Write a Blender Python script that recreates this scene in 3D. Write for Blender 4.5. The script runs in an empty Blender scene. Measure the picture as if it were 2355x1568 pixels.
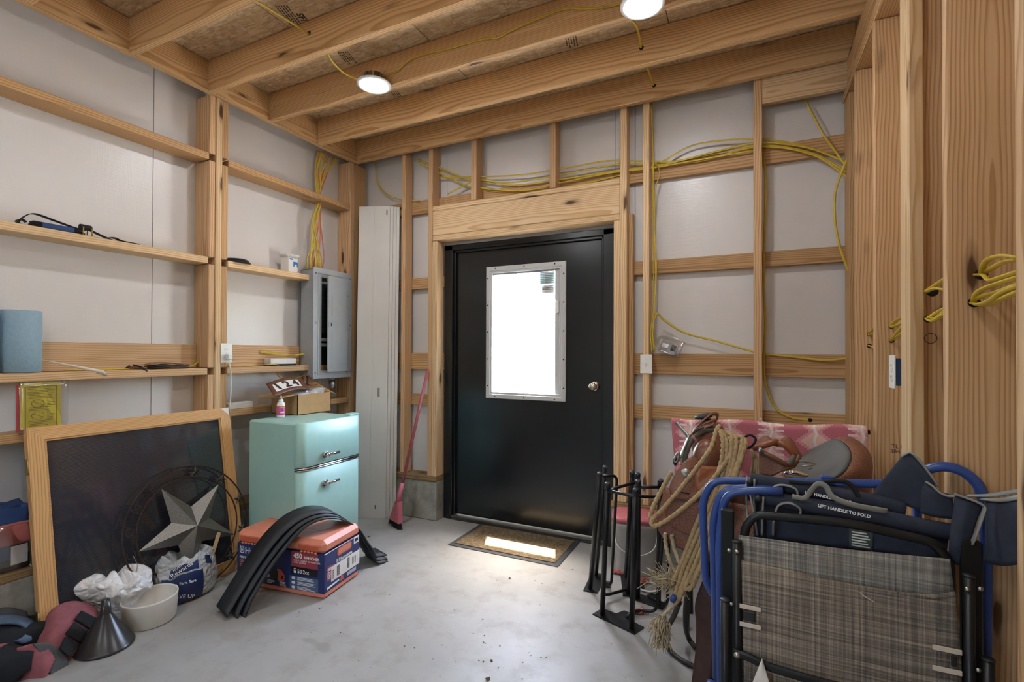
import bpy, bmesh, math, random
from mathutils import Vector, Matrix, Euler
R = math.radians
scene = bpy.context.scene
COL = scene.collection

# ------------------------------------------------------------------ camera
cam_d = bpy.data.cameras.new('camera'); cam = bpy.data.objects.new('camera', cam_d); COL.objects.link(cam)
scene.camera = cam
cam_d.sensor_fit = 'HORIZONTAL'; cam_d.sensor_width = 36.0
cam_d.lens = 1130.3 / 2355 * 36.0
cam_d.shift_y = 15.91 / 2355
cam_d.clip_start = 0.02
_yaw, _pitch, _roll = .446736, .00871, .003177
_f = Vector((-math.sin(_yaw) * math.cos(_pitch), math.cos(_yaw) * math.cos(_pitch), math.sin(_pitch)))
_r = Vector((math.cos(_yaw), math.sin(_yaw), 0)); _u = _r.cross(_f)
_r2 = _r * math.cos(_roll) + _u * math.sin(_roll); _u2 = _u * math.cos(_roll) - _r * math.sin(_roll)
_m = Matrix((( _r2.x, _u2.x, -_f.x), (_r2.y, _u2.y, -_f.y), (_r2.z, _u2.z, -_f.z))).to_4x4()
_m.translation = (0, 0, 1.28)
cam.matrix_world = _m

# ------------------------------------------------------------------ world, sun, exposure
w = bpy.data.worlds.new('world'); scene.world = w; w.use_nodes = True
_n = w.node_tree.nodes; _l = w.node_tree.links
_bg = _n['Background']
_sky = _n.new('ShaderNodeTexSky'); _sky.sky_type = 'NISHITA'; _sky.sun_disc = False
_sky.sun_elevation = R(74.5); _sky.sun_rotation = R(-21); _sky.air_density = 1.2; _sky.dust_density = 4.0
_l.new(_sky.outputs[0], _bg.inputs[0]); _bg.inputs[1].default_value = SKY_STRENGTH = 4.6
sun_d = bpy.data.lights.new('sun', 'SUN'); sun = bpy.data.objects.new('sun', sun_d); COL.objects.link(sun)
sun_d.energy = 40.0; sun_d.angle = R(.55); sun_d.color = (1, .96, .9)
sun.rotation_euler = Vector((.1, -.258, -1)).to_track_quat('-Z', 'Y').to_euler()
sun.location = (-2, 8, 12)
LAMP = 120.0           # radiance of the LED lenses
scene.view_settings.view_transform = 'Standard'; scene.view_settings.look = 'None'
scene.view_settings.exposure = 0.85; scene.view_settings.gamma = 1.0
scene.view_settings.use_curve_mapping = False

# ------------------------------------------------------------------ mesh helpers
class MB:
    """collects shapes; build() links them as ONE mesh object"""
    def __init__(s): s.v = []; s.f = []; s.sm = []; s.uv = None
    def add(s, vs, fs, smooth=False, M=None):
        o = len(s.v)
        s.v += [tuple(M @ Vector(v)) if M else tuple(v) for v in vs]
        s.f += [tuple(i + o for i in f) for f in fs]; s.sm += [smooth] * len(fs)
        return s
    def box(s, x0, x1, y0, y1, z0, z1, b=0.0, M=None):
        x0, x1 = min(x0, x1), max(x0, x1); y0, y1 = min(y0, y1), max(y0, y1); z0, z1 = min(z0, z1), max(z0, z1)
        if b <= 0:
            vs = [(x, y, z) for z in (z0, z1) for y in (y0, y1) for x in (x0, x1)]
            return s.add(vs, [(0, 2, 3, 1), (4, 5, 7, 6), (0, 1, 5, 4), (2, 6, 7, 3), (0, 4, 6, 2), (1, 3, 7, 5)], False, M)
        b = min(b, (x1 - x0) * .49, (y1 - y0) * .49, (z1 - z0) * .49)
        vs = []; idx = {}
        for iz, z in ((0, z0), (1, z1)):
            for iy, y in ((0, y0), (1, y1)):
                for ix, x in ((0, x0), (1, x1)):
                    sx, sy, sz = (1 - 2 * ix), (1 - 2 * iy), (1 - 2 * iz)
                    for a, p in (('x', (x, y + sy * b, z + sz * b)), ('y', (x + sx * b, y, z + sz * b)), ('z', (x + sx * b, y + sy * b, z))):
                        idx[(ix, iy, iz, a)] = len(vs); vs.append(p)
        F = []
        g = lambda ix, iy, iz, a: idx[(ix, iy, iz, a)]
        for i in (0, 1):
            q = [g(i, 0, 0, 'x'), g(i, 1, 0, 'x'), g(i, 1, 1, 'x'), g(i, 0, 1, 'x')]; F.append(q if i else q[::-1])
            q = [g(0, i, 0, 'y'), g(0, i, 1, 'y'), g(1, i, 1, 'y'), g(1, i, 0, 'y')]; F.append(q if i else q[::-1])
            q = [g(0, 0, i, 'z'), g(1, 0, i, 'z'), g(1, 1, i, 'z'), g(0, 1, i, 'z')]; F.append(q if i else q[::-1])
        for i in (0, 1):
            for j in (0, 1):
                p = (i + j) % 2
                q = [g(i, j, 0, 'x'), g(i, j, 0, 'y'), g(i, j, 1, 'y'), g(i, j, 1, 'x')]; F.append(q if p else q[::-1])
                q = [g(i, 0, j, 'z'), g(i, 0, j, 'x'), g(i, 1, j, 'x'), g(i, 1, j, 'z')]; F.append(q if p else q[::-1])
                q = [g(0, i, j, 'y'), g(0, i, j, 'z'), g(1, i, j, 'z'), g(1, i, j, 'y')]; F.append(q if p else q[::-1])
                for k in (0, 1):
                    q = [g(i, j, k, 'x'), g(i, j, k, 'y'), g(i, j, k, 'z')]; F.append(q if (i + j + k) % 2 else q[::-1])
        return s.add(vs, F, False, M)
    def tube(s, path, r, n=8, closed=False, caps=True, M=None, flat=None, strands=0, pitch=.03, up=None):
        """tube along path; r number or list; flat=(a,b) gives an oval; strands twists a rope profile"""
        P = [Vector(p) for p in path]; N = len(P)
        rs = r if isinstance(r, (list, tuple)) else [r] * N
        T = []
        for i in range(N):
            a = P[(i - 1) % N] if (closed or i) else P[0]; b = P[(i + 1) % N] if (closed or i < N - 1) else P[-1]
            t = (b - a); T.append(t.normalized() if t.length > 1e-9 else Vector((0, 0, 1)))
        u = Vector(up) if up else (Vector((0, 0, 1)) if abs(T[0].z) < .9 else Vector((1, 0, 0)))
        n0 = (u - T[0] * u.dot(T[0])).normalized()
        vs = []; L = 0
        for i in range(N):
            if i: L += (P[i] - P[i - 1]).length
            if up:
                n0 = (Vector(up) - T[i] * Vector(up).dot(T[i]))
                n0 = n0.normalized() if n0.length > 1e-6 else T[i].orthogonal().normalized()
            elif i:
                q = T[i - 1].rotation_difference(T[i]); n0 = (q @ n0); n0 = (n0 - T[i] * n0.dot(T[i])).normalized()
            b0 = T[i].cross(n0)
            for k in range(n):
                a = 2 * math.pi * k / n; rr = rs[i]
                if strands: rr *= 1 + .22 * math.cos(strands * (a + 2 * math.pi * L / (pitch * strands)))
                ca, sa = math.cos(a), math.sin(a)
                if flat: vs.append(P[i] + n0 * ca * flat[0] + b0 * sa * flat[1])
                else: vs.append(P[i] + (n0 * ca + b0 * sa) * rr)
        F = []
        for i in range(N if closed else N - 1):
            j = (i + 1) % N
            for k in range(n):
                F.append((i * n + k, i * n + (k + 1) % n, j * n + (k + 1) % n, j * n + k))
        if caps and not closed: F.append(tuple(range(n))[::-1]); F.append(tuple((N - 1) * n + k for k in range(n)))
        return s.add(vs, F, True, M)
    def lathe(s, prof, n=24, M=None, smooth=True, caps=True):
        vs = []; F = []
        for (r, z) in prof:
            for k in range(n):
                a = 2 * math.pi * k / n; vs.append((r * math.cos(a), r * math.sin(a), z))
        for i in range(len(prof) - 1):
            for k in range(n):
                F.append((i * n + k, i * n + (k + 1) % n, (i + 1) * n + (k + 1) % n, (i + 1) * n + k))
        if caps:
            F.append(tuple(range(n))[::-1]); m = (len(prof) - 1) * n; F.append(tuple(m + k for k in range(n)))
        return s.add(vs, F, smooth, M)
    def prism(s, poly, d, M=None, smooth=False):
        """2-D outline in XY extruded from z=0 to z=d"""
        n = len(poly)
        vs = [(x, y, 0) for x, y in poly] + [(x, y, d) for x, y in poly]
        F = [tuple(range(n))[::-1], tuple(range(n, 2 * n))] + [(i, (i + 1) % n, n + (i + 1) % n, n + i) for i in range(n)]
        return s.add(vs, F, smooth, M)
    def grid(s, fn, nu, nv, M=None, thick=0.0, smooth=True, closed_u=False):
        """surface fn(u,v), u,v in 0..1; thick gives it a second skin"""
        P = [[Vector(fn(i / (nu if closed_u else nu - 1), j / (nv - 1))) for j in range(nv)] for i in range(nu)]
        vs = [p for row in P for p in row]; F = []
        I = nu if closed_u else nu - 1
        for i in range(I):
            for j in range(nv - 1):
                k = (i + 1) % nu
                F.append((i * nv + j, k * nv + j, k * nv + j + 1, i * nv + j + 1))
        if thick:
            nrm = [Vector() for _ in vs]
            for f in F:
                nn = (vs[f[1]] - vs[f[0]]).cross(vs[f[3]] - vs[f[0]])
                if nn.length < 1e-12: nn = (vs[f[2]] - vs[f[1]]).cross(vs[f[3]] - vs[f[1]])
                for i in f: nrm[i] += nn
            o = len(vs)
            vs = vs + [p - (nrm[i].normalized() * thick if nrm[i].length > 0 else Vector()) for i, p in enumerate(vs)]
            F2 = [tuple(i + o for i in f[::-1]) for f in F]
            E = []
            for j in range(nv - 1):
                if not closed_u:
                    E.append((j, j + 1, o + j + 1, o + j)); a = (nu - 1) * nv; E.append((a + j + 1, a + j, o + a + j, o + a + j + 1))
            for i in range(I):
                k = (i + 1) % nu
                E.append((k * nv, i * nv, o + i * nv, o + k * nv)); E.append((i * nv + nv - 1, k * nv + nv - 1, o + k * nv + nv - 1, o + i * nv + nv - 1))
            F = F + F2 + E
        return s.add(vs, F, smooth, M)
    def ribbon(s, path, width, thick, side, M=None):
        """flat strap along path, width along side vector(s)"""
        n = len(path)
        def fn(u, v):
            i = min(int(u * (n - 1) + .5), n - 1)
            sd = Vector(side[i]) if isinstance(side, list) else Vector(side)
            wd = width[i] if isinstance(width, list) else width
            return Vector(path[i]) + sd.normalized() * wd * (v - .5)
        return s.grid(fn, n, 2, M, thick, True)
    def ball(s, c, r, n=12, m=8, M=None, sc=(1, 1, 1)):
        vs = []; F = []
        for i in range(m + 1):
            t = math.pi * i / m
            for k in range(n):
                a = 2 * math.pi * k / n
                vs.append((c[0] + r * sc[0] * math.sin(t) * math.cos(a), c[1] + r * sc[1] * math.sin(t) * math.sin(a), c[2] - r * sc[2] * math.cos(t)))
        for i in range(m):
            for k in range(n):
                F.append((i * n + k, i * n + (k + 1) % n, (i + 1) * n + (k + 1) % n, (i + 1) * n + k))
        return s.add(vs, F, True, M)
    def build(s, name, mat=None, parent=None, world=False, M=None, bevel=0):
        off = Vector()
        if world and parent is not None: 
            p = parent
            while p is not None: off += p.location; p = p.parent
        me = bpy.data.meshes.new(name)
        me.from_pydata([tuple(Vector(v) - off) for v in s.v], [], s.f)
        me.polygons.foreach_set('use_smooth', s.sm); me.validate(); me.update()
        if bevel:
            bm = bmesh.new(); bm.from_mesh(me); bmesh.ops.remove_doubles(bm, verts=bm.verts, dist=1e-6)
            bmesh.ops.bevel(bm, geom=[e for e in bm.edges if len(e.link_faces) == 2 and e.calc_face_angle(0) > .5], offset=bevel, segments=2, affect='EDGES', profile=.5)
            bm.to_mesh(me); bm.free()
        o = bpy.data.objects.new(name, me); COL.objects.link(o)
        if mat: me.materials.append(mat if not isinstance(mat, str) else MAT[mat])
        if parent: o.parent = parent
        if M is not None: o.matrix_local = M
        return o

def spline(pts, n=8, closed=False):
    """Catmull-Rom through points"""
    P = [Vector(p) for p in pts]; out = []
    N = len(P); seg = N if closed else N - 1
    for i in range(seg):
        p1, p2 = P[i], P[(i + 1) % N]
        p0 = P[i - 1] if (i or closed) else p1 * 2 - p2
        p3 = P[(i + 2) % N] if (closed or i + 2 < N) else p2 * 2 - p1
        for k in range(n):
            t = k / n
            out.append(.5 * ((2 * p1) + (p2 - p0) * t + (2 * p0 - 5 * p1 + 4 * p2 - p3) * t * t + (3 * p1 - p0 - 3 * p2 + p3) * t ** 3))
    if not closed: out.append(P[-1])
    return out
def fillet(pts, r, n=6):
    """polyline with rounded corners"""
    P = [Vector(p) for p in pts]; out = [P[0]]
    for i in range(1, len(P) - 1):
        a = (P[i - 1] - P[i]); b = (P[i + 1] - P[i]); d = min(r, a.length * .48, b.length * .48)
        p, q = P[i] + a.normalized() * d, P[i] + b.normalized() * d
        for k in range(n + 1):
            t = k / n; out.append((1 - t) ** 2 * p + 2 * t * (1 - t) * P[i] + t * t * q)
    return out + [P[-1]]
def rrect(w, h, r, n=4, cx=0, cy=0):
    out = []
    for (sx, sy, a0) in ((1, 1, 0), (-1, 1, 90), (-1, -1, 180), (1, -1, 270)):
        for k in range(n + 1):
            a = R(a0 + 90 * k / n); out.append((cx + sx * (w / 2 - r) + r * math.cos(a), cy + sy * (h / 2 - r) + r * math.sin(a)))
    return out
def frame(o, x, y):
    """matrix from origin and two in-plane axes"""
    x = Vector(x).normalized(); y = Vector(y); y = (y - x * y.dot(x)).normalized(); z = x.cross(y)
    m = Matrix((x, y, z)).transposed().to_4x4(); m.translation = o; return m
def tag(o, label=None, cat=None, group=None, kind=None):
    if label: o['label'] = label
    if cat: o['category'] = cat
    if group: o['group'] = group
    if kind: o['kind'] = kind
    return o
def thing(name, label, cat, loc=(0, 0, 0), rot=(0, 0, 0), group=None):
    o = bpy.data.objects.new(name, None); COL.objects.link(o); o.empty_display_size = .05
    o.location = loc; o.rotation_euler = rot
    return tag(o, label, cat, group)
def copy_tree(o, parent=None):
    c = o.copy(); COL.objects.link(c); c.parent = parent
    for ch in [x for x in o.children]: copy_tree(ch, c)
    return c
def text(s, size, mat, parent, M, depth=.0006, name='lettering', align='LEFT', bold=0.0, sx=1.0):
    cu = bpy.data.curves.new(name, 'FONT'); cu.body = s; cu.size = size; cu.extrude = depth; cu.align_x = align; cu.offset = bold; cu.resolution_u = 2
    t = bpy.data.objects.new(name, cu); COL.objects.link(t)
    me = bpy.data.meshes.new_from_object(t.evaluated_get(bpy.context.evaluated_depsgraph_get()))
    bpy.data.objects.remove(t)
    if sx != 1.0: me.transform(Matrix.Diagonal((sx, 1, 1, 1)))
    o = bpy.data.objects.new(name, me); COL.objects.link(o); me.materials.clear(); me.materials.append(MAT[mat])
    o.parent = parent; o.matrix_local = M
    return o

# ------------------------------------------------------------------ materials
MAT = {}
def lin(h):
    if isinstance(h, str):
        h = h.lstrip('#'); c = [int(h[i:i + 2], 16) / 255 for i in (0, 2, 4)]
    else: c = [v / 255 for v in h]
    return tuple(v / 12.92 if v <= .04045 else ((v + .055) / 1.055) ** 2.4 for v in c) + (1,)
class NT:
    def __init__(s, name):
        s.m = bpy.data.materials.new(name); s.m.use_nodes = True; s.t = s.m.node_tree; s.b = s.t.nodes['Principled BSDF']; s.out = s.t.nodes['Material Output']; MAT[name] = s.m
    def n(s, typ, **kw):
        x = s.t.nodes.new('ShaderNode' + typ)
        for k, v in kw.items():
            if k in x.inputs.keys() if isinstance(k, str) else False: x.inputs[k].default_value = v
            else: setattr(x, k, v)
        return x
    def L(s, a, b): s.t.links.new(a, b)
    def co(s, scale=(1, 1, 1), rot=(0, 0, 0), rnd=0.0, kind='Object'):
        tc = s.n('TexCoord'); mp = s.n('Mapping'); mp.inputs['Scale'].default_value = scale; mp.inputs['Rotation'].default_value = rot
        src = tc.outputs[kind]
        if rnd:
            oi = s.n('ObjectInfo'); mu = s.n('VectorMath', operation='SCALE'); mu.inputs[0].default_value = (rnd, rnd * .61, rnd * .37); s.L(oi.outputs['Random'], mu.inputs['Scale'])
            ad = s.n('VectorMath', operation='ADD'); s.L(src, ad.inputs[0]); s.L(mu.outputs[0], ad.inputs[1]); src = ad.outputs[0]
        s.L(src, mp.inputs['Vector']); return mp.outputs[0]
    def noise(s, vec, scale, detail=3, rough=.55, dist=0):
        x = s.n('TexNoise'); x.inputs['Scale'].default_value = scale; x.inputs['Detail'].default_value = detail; x.inputs['Roughness'].default_value = rough; x.inputs['Distortion'].default_value = dist
        if vec is not None: s.L(vec, x.inputs['Vector'])
        return x.outputs['Fac']
    def ramp(s, fac, stops, interp='LINEAR'):
        x = s.n('ValToRGB'); x.color_ramp.interpolation = interp; e = x.color_ramp.elements
        while len(e) < len(stops): e.new(.5)
        for i, (p, c) in enumerate(stops):
            e[i].position = p; e[i].color = c if isinstance(c, tuple) and len(c) == 4 else lin(c)
        s.L(fac, x.inputs[0]); return x.outputs[0]
    def mix(s, fac, a, b, typ='MIX'):
        x = s.n('MixRGB', blend_type=typ)
        for i, v in ((0, fac), (1, a), (2, b)):
            if hasattr(v, 'is_output'): s.L(v, x.inputs[i])
            elif i == 0: x.inputs[0].default_value = v
            else: x.inputs[i].default_value = v if len(v) == 4 else lin(v)
        return x.outputs[0]
    def math(s, op, a, b=0.0, clamp=False):
        x = s.n('Math', operation=op, use_clamp=clamp)
        for i, v in ((0, a), (1, b)):
            if hasattr(v, 'is_output'): s.L(v, x.inputs[i])
            else: x.inputs[i].default_value = v
        return x.outputs[0]
    def bump(s, h, strength=.3, dist=.002):
        x = s.n('Bump'); x.inputs['Strength'].default_value = strength; x.inputs['Distance'].default_value = dist; s.L(h, x.inputs['Height']); s.L(x.outputs[0], s.b.inputs['Normal'])
    def fin(s, col, rough=.6, metal=0.0, spec=.5):
        if hasattr(col, 'is_output'): s.L(col, s.b.inputs['Base Color'])
        else: s.b.inputs['Base Color'].default_value = col if isinstance(col, tuple) and len(col) == 4 else lin(col)
        if hasattr(rough, 'is_output'): s.L(rough, s.b.inputs['Roughness'])
        else: s.b.inputs['Roughness'].default_value = rough
        s.b.inputs['Metallic'].default_value = metal; s.b.inputs['Specular IOR Level'].default_value = spec
        return s.m
def plain(name, col, rough=.5, metal=0.0, var=.12, vs=25, bump=0.0, bs=120, spec=.5):
    """one colour with slight mottling and fine relief"""
    t = NT(name); v = t.co(rnd=3)
    c = lin(col); k = 1 - var; d = tuple(x * k for x in c[:3]) + (1,); e = tuple(min(1, x * (1 + var * .6)) for x in c[:3]) + (1,)
    t.fin(t.ramp(t.noise(v, vs, 4), [(.3, d), (.7, e)]), rough, metal, spec)
    if bump: t.bump(t.noise(v, bs, 3), bump)
    return t.m
def emit(name, col, strength):
    t = NT(name); t.fin(col, .4); t.b.inputs['Emission Color'].default_value = lin(col); t.b.inputs['Emission Strength'].default_value = strength; return t.m
def wood(name, light, dark, knot='4f3420', rings=22, sat=1.0):
    t = NT(name)
    v = t.co((.5, 1, 1), rnd=.35)
    wv = t.n('TexWave', wave_type='RINGS', rings_direction='X', wave_profile='SAW')
    for k, x in (('Scale', rings * 1.5), ('Distortion', 16.0), ('Detail', 2.0), ('Detail Scale', .085), ('Detail Roughness', .4)): wv.inputs[k].default_value = x
    t.L(v, wv.inputs['Vector'])
    col = t.ramp(wv.outputs['Fac'], [(0, light), (.45, light), (.80, dark), (.93, dark), (1, light)])
    fib = t.noise(t.co((3, 170, 170), rnd=5), 1.0, 4, .65)
    col = t.mix(.28, col, t.ramp(fib, [(.32, dark), (.6, light)]))
    big = t.noise(t.co((.8, 5, 5), rnd=3), 1.2, 2)
    col = t.mix(t.math('MULTIPLY', big, .28), col, dark)
    vk = t.co((1.9, 7.5, 7.5), rnd=11); vo = t.n('TexVoronoi'); vo.inputs['Scale'].default_value = 1.0
    dn = t.n('VectorMath', operation='ADD'); nz_ = t.n('TexNoise'); nz_.inputs['Scale'].default_value = 4.0; t.L(vk, nz_.inputs['Vector'])
    sc = t.n('VectorMath', operation='SCALE'); sc.inputs['Scale'].default_value = .16; t.L(nz_.outputs['Color'], sc.inputs[0]); t.L(vk, dn.inputs[0]); t.L(sc.outputs[0], dn.inputs[1]); t.L(dn.outputs[0], vo.inputs['Vector'])
    kf = t.ramp(vo.outputs['Distance'], [(0, (1, 1, 1, 1)), (.075, (.95, .95, .95, 1)), (.1, (.4, .4, .4, 1)), (.18, (0, 0, 0, 1))])
    col = t.mix(kf, col, lin(knot))
    oi = t.n('ObjectInfo'); hs = t.n('HueSaturation'); hs.inputs['Saturation'].default_value = sat
    t.L(t.math('ADD', t.math('MULTIPLY', oi.outputs['Random'], .2), .9), hs.inputs['Value']); t.L(col, hs.inputs['Color'])
    t.fin(hs.outputs[0], .6, 0, .35); t.bump(fib, .15, .001)
    return t.m
wood('pine', 'd6b693', 'a9825b', sat=1.08); wood('pine_aged', 'c8a67f', '957049', sat=1.08); wood('pine_pale', 'dfc6a4', 'bb976c', sat=1.08)
wood('joist', 'dbbb94', 'ac865c', sat=1.1); wood('screen_wood', 'cda06c', 'a87842', rings=30)
wood('treated', 'a3865f', '745a3b')
# OSB
t = NT('osb')
cols = []
for i, (rot, sc) in enumerate(((.3, (22, 95, 1)), (1.3, (20, 85, 1)), (2.3, (24, 100, 1)))):
    v = t.co(sc, (0, 0, rot), rnd=2); vo = t.n('TexVoronoi'); vo.inputs['Scale'].default_value = 1; t.L(v, vo.inputs['Vector'])
    sp = t.n('SeparateColor'); t.L(vo.outputs['Color'], sp.inputs[0])
    cols.append((t.ramp(sp.outputs[0], [(0, 'bb9f7b'), (.5, 'd2b891'), (1, 'e3cfae')]), sp.outputs[1]))
c = t.mix(t.ramp(cols[1][1], [(.45, (0, 0, 0, 1)), (.5, (1, 1, 1, 1))]), cols[0][0], cols[1][0])
c = t.mix(t.ramp(cols[2][1], [(.6, (0, 0, 0, 1)), (.65, (1, 1, 1, 1))]), c, cols[2][0])
c = t.mix(t.ramp(t.noise(t.co((40, 14, 1), (0, 0, .5), rnd=2), 1.0, 5, .7), [(.5, (0, 0, 0, 1)), (.75, (.6, .6, .6, 1))]), c, '8c7050'); t.fin(c, .75)
# white foil-faced sheathing with fine weave
t = NT('sheathing'); v = t.co((1, 1, 1))
wv = t.noise(t.co((6, 6, 260)), 1.0, 3); wv2 = t.noise(t.co((180, 180, 10)), 1.0, 2)
t.fin('d4d0cd', .27, 0, .5)
t.bump(t.math('ADD', wv, t.math('MULTIPLY', wv2, .6)), .22, .003)
# concrete floor
t = NT('concrete'); v = t.co()
c = t.ramp(t.noise(v, 1.6, 6, .6), [(.3, '908f8b'), (.7, 'a7a6a2')])
c = t.mix(t.math('MULTIPLY', t.ramp(t.noise(v, 7, 5, .65), [(.5, (0, 0, 0, 1)), (.72, (1, 1, 1, 1))]), .5), c, '7d766a')
c = t.mix(t.ramp(t.noise(v, 26, 5, .7), [(.66, (0, 0, 0, 1)), (.76, (.5, .5, .5, 1))]), c, '756a58')
c = t.mix(t.ramp(t.noise(t.co((1, 1.6, 1), (0, 0, .5)), 3.1, 2), [(.70, (0, 0, 0, 1)), (.74, (.35, .35, .35, 1))]), c, '6f6b64')
t.fin(c, t.math('ADD', t.math('MULTIPLY', t.noise(v, 5, 4), .3), .33), 0, .45); t.bump(t.noise(v, 90, 5), .12, .002)
t = NT('rough_concrete'); v = t.co(rnd=2)
c = t.ramp(t.noise(v, 9, 6, .7), [(.3, '77736a'), (.7, 'a8a498')]); t.fin(c, .85); t.bump(t.noise(v, 40, 6, .7), .5, .006)
# glass
t = NT('glass'); gl = t.n('BsdfGlossy'); gl.inputs['Roughness'].default_value = .02; tr = t.n('BsdfTransparent'); tr.inputs['Color'].default_value = (.97, .98, .98, 1); fr = t.n('LayerWeight'); fr.inputs['Blend'].default_value = .5; mx = t.n('MixShader')
t.L(t.math('ADD', t.math('MULTIPLY', t.math('POWER', fr.outputs['Facing'], 4.0), .3), .03), mx.inputs[0]); t.L(tr.outputs[0], mx.inputs[1]); t.L(gl.outputs[0], mx.inputs[2]); t.L(mx.outputs[0], t.out.inputs[0])
emit('led', (246, 250, 255), LAMP)
plain('white_plastic', 'e3e1dc', .35, var=.04); plain('white_trim', 'd9d9d7', .4, var=.03); plain('lamp_trim', 'e6e6e6', .5, var=.03)
plain('black_paint', '17191b', .22, var=.15, vs=8, bump=.04, bs=200); plain('black_metal', '1d1e1f', .38, .3, bump=.08, bs=220)
plain('dark_hole', '0b0a09', .8); plain('grey_enamel', '9aa0a4', .38, .1, var=.05); plain('grey_enamel_door', 'a2a8ac', .35, .1, var=.05)
plain('chrome', 'd6d6d6', .12, 1.0, var=.03); plain('steel', 'a9a8a4', .32, 1.0, var=.1); plain('nickel', 'b9b2a6', .25, 1.0, var=.05)
plain('cable_yellow', 'c9ad35', .45, var=.12); plain('cable_orange', 'c9713a', .45); plain('cable_pink', 'b96a72', .45); plain('cable_white', 'dcdad4', .4)
plain('ink', '2b241d', .7); plain('ink_faint', '54432f', .75); plain('paper', 'e2dfd8', .6, var=.05); plain('rubber', '202224', .5, var=.2, bump=.1, bs=80)
plain('lettering_white', 'e9e9e7', .5, var=.02); plain('navy', '2a2f3f', .8, var=.25, bump=.3, bs=500); plain('blue_paint', '2d4788', .32, var=.1)
plain('grey_webbing', '8b8a85', .8, bump=.3, bs=600); plain('mint', 'a4cbc0', .33, var=.03, spec=.6); plain('orange_plastic', 'd9866c', .42, var=.08)
# ------------------------------------------------------------------ the room
def board(x0, x1, y0, y1, z0, z1, name, parent, mat='pine', b=.0025, tilt=None):
    """a board as an object of its own, its length along local X"""
    d = [x1 - x0, y1 - y0, z1 - z0]; k = d.index(max(d)); c = ((x0 + x1) / 2, (y0 + y1) / 2, (z0 + z1) / 2)
    if k == 0: M = Matrix.Identity(3); e = (d[0], d[1], d[2])
    elif k == 1: M = Matrix(((0, -1, 0), (1, 0, 0), (0, 0, 1))); e = (d[1], d[0], d[2])
    else: M = Matrix(((0, 0, 1), (0, 1, 0), (-1, 0, 0))).transposed() if False else Matrix(((0, 0, -1), (0, 1, 0), (1, 0, 0))); e = (d[2], d[1], d[0])
    m = MB().box(-e[0] / 2, e[0] / 2, -e[1] / 2, e[1] / 2, -e[2] / 2, e[2] / 2, b)
    M4 = M.to_4x4(); M4.translation = c
    if tilt: M4 = M4 @ tilt
    o = m.build(name, mat, parent, M=M4)
    return o
def struct(name, mb, mat, label=None):
    o = mb.build(name, mat); o['kind'] = 'structure'
    if label: o['label'] = label
    return o
XL, XR, YB, YF = -3.04, .61, 3.24, -1.9
struct('floor', MB().box(XL - .1, XR + .1, YF - .1, YB + .12, -.12, 0), 'concrete', 'stained grey concrete floor slab')
struct('ground_outside', MB().box(-14, 12, YB + .121, 26, -.2, -.06), plain('gravel', 'd2cdc2', .9, var=.2, vs=9, bump=.4, bs=40), 'pale sunlit gravel ground outside the door')
# ceiling: OSB sheets, rim joists, joists
ceil = struct('ceiling', MB().box(XL - .1, XR + .1, YF - .1, YB + .1, 3.03, 3.1), 'osb', 'ceiling of open pine joists below strand board')
xs = [XL - .05, -2.2, -.98, .24, XR + .05]
ys = [YF, -1.3, .36, 1.84, 3.06]
for j in range(4):
    o = .61 if j % 2 else 0
    xx = [XL - .05] + [x for x in (-3.42 + o, -2.2 + o, -.98 + o, .24 + o) if XL < x < XR] + [XR + .05]
    for i in range(len(xx) - 1):
        m = MB().box(xx[i] + .002, xx[i + 1] - .002, ys[j] + .002, ys[j + 1] - .002, 3.006, 3.022); m.build('osb_sheet', 'osb', ceil)
JY = [1.003, 1.418, 1.832, 2.243, 2.655]
for y in JY: board(-2.88, .51, y, y + .038, 2.82, 3.004, 'joist', ceil, 'joist', .004)
board(-2.88, .51, 3.055, 3.093, 2.825, 3.004, 'joist', ceil, 'joist', .004)
board(-2.918, -2.882, -1.88, 3.093, 2.822, 3.004, 'rim_joist', ceil, 'joist', .003)
board(.512, .548, -1.88, 3.2, 2.83, 3.004, 'rim_joist', ceil, 'joist', .003)
# stamps on the strand board (flat print)
def stamp(x, y, rot, lines, size=.03, mat='ink', z=3.0054):
    M = Matrix.Translation((x, y, z)) @ Matrix.Rotation(rot, 4, 'Z') @ Matrix.Rotation(math.pi, 4, 'X')
    for i, s in enumerate(lines): text(s, size * (1.6 if i == 0 else 1), mat, ceil, M @ Matrix.Translation((0, -i * size * 1.25, 0)), .0002, 'stamp')

# ---- left wall
wl = struct('wall_left', MB().box(XL - .12, XL - .03, YF - .1, YB + .1, 0, 3.03), 'dark_hole', 'left wall of white sheathing with pine girts')
for a, b in ((YF, -1.03), (-1.026, .30), (.304, 1.624), (1.628, 2.86), (2.864, YB + .02)):
    MB().box(XL - .03, XL, a, b, .2, 3.02).build('sheathing_panel', 'sheathing', wl)
MB().box(XL - .02, -2.86, YF, 3.1, 0, .28).build('concrete_curb', 'rough_concrete', wl)
board(XL + .002, -2.868, YF, 3.0, .281, .319, 'sill_plate', wl, 'treated')
for (a, b) in ((-1.8, 1.858), (1.98, 3.015)):
    for zt, mt in ((2.466, 'pine_aged'), (1.843, 'pine_pale'), (1.18, 'pine'), (.913, 'pine_aged')):
        board(XL + .001, -2.9, a, b, zt - .04, zt, 'girt', wl, mt, .003)
for (a, b) in ((-1.8, 1.857), (1.981, 3.015)):
    board(XL + .001, XL + .037, a, b, 1.181, 1.322, 'backing_board', wl, 'pine')
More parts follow.
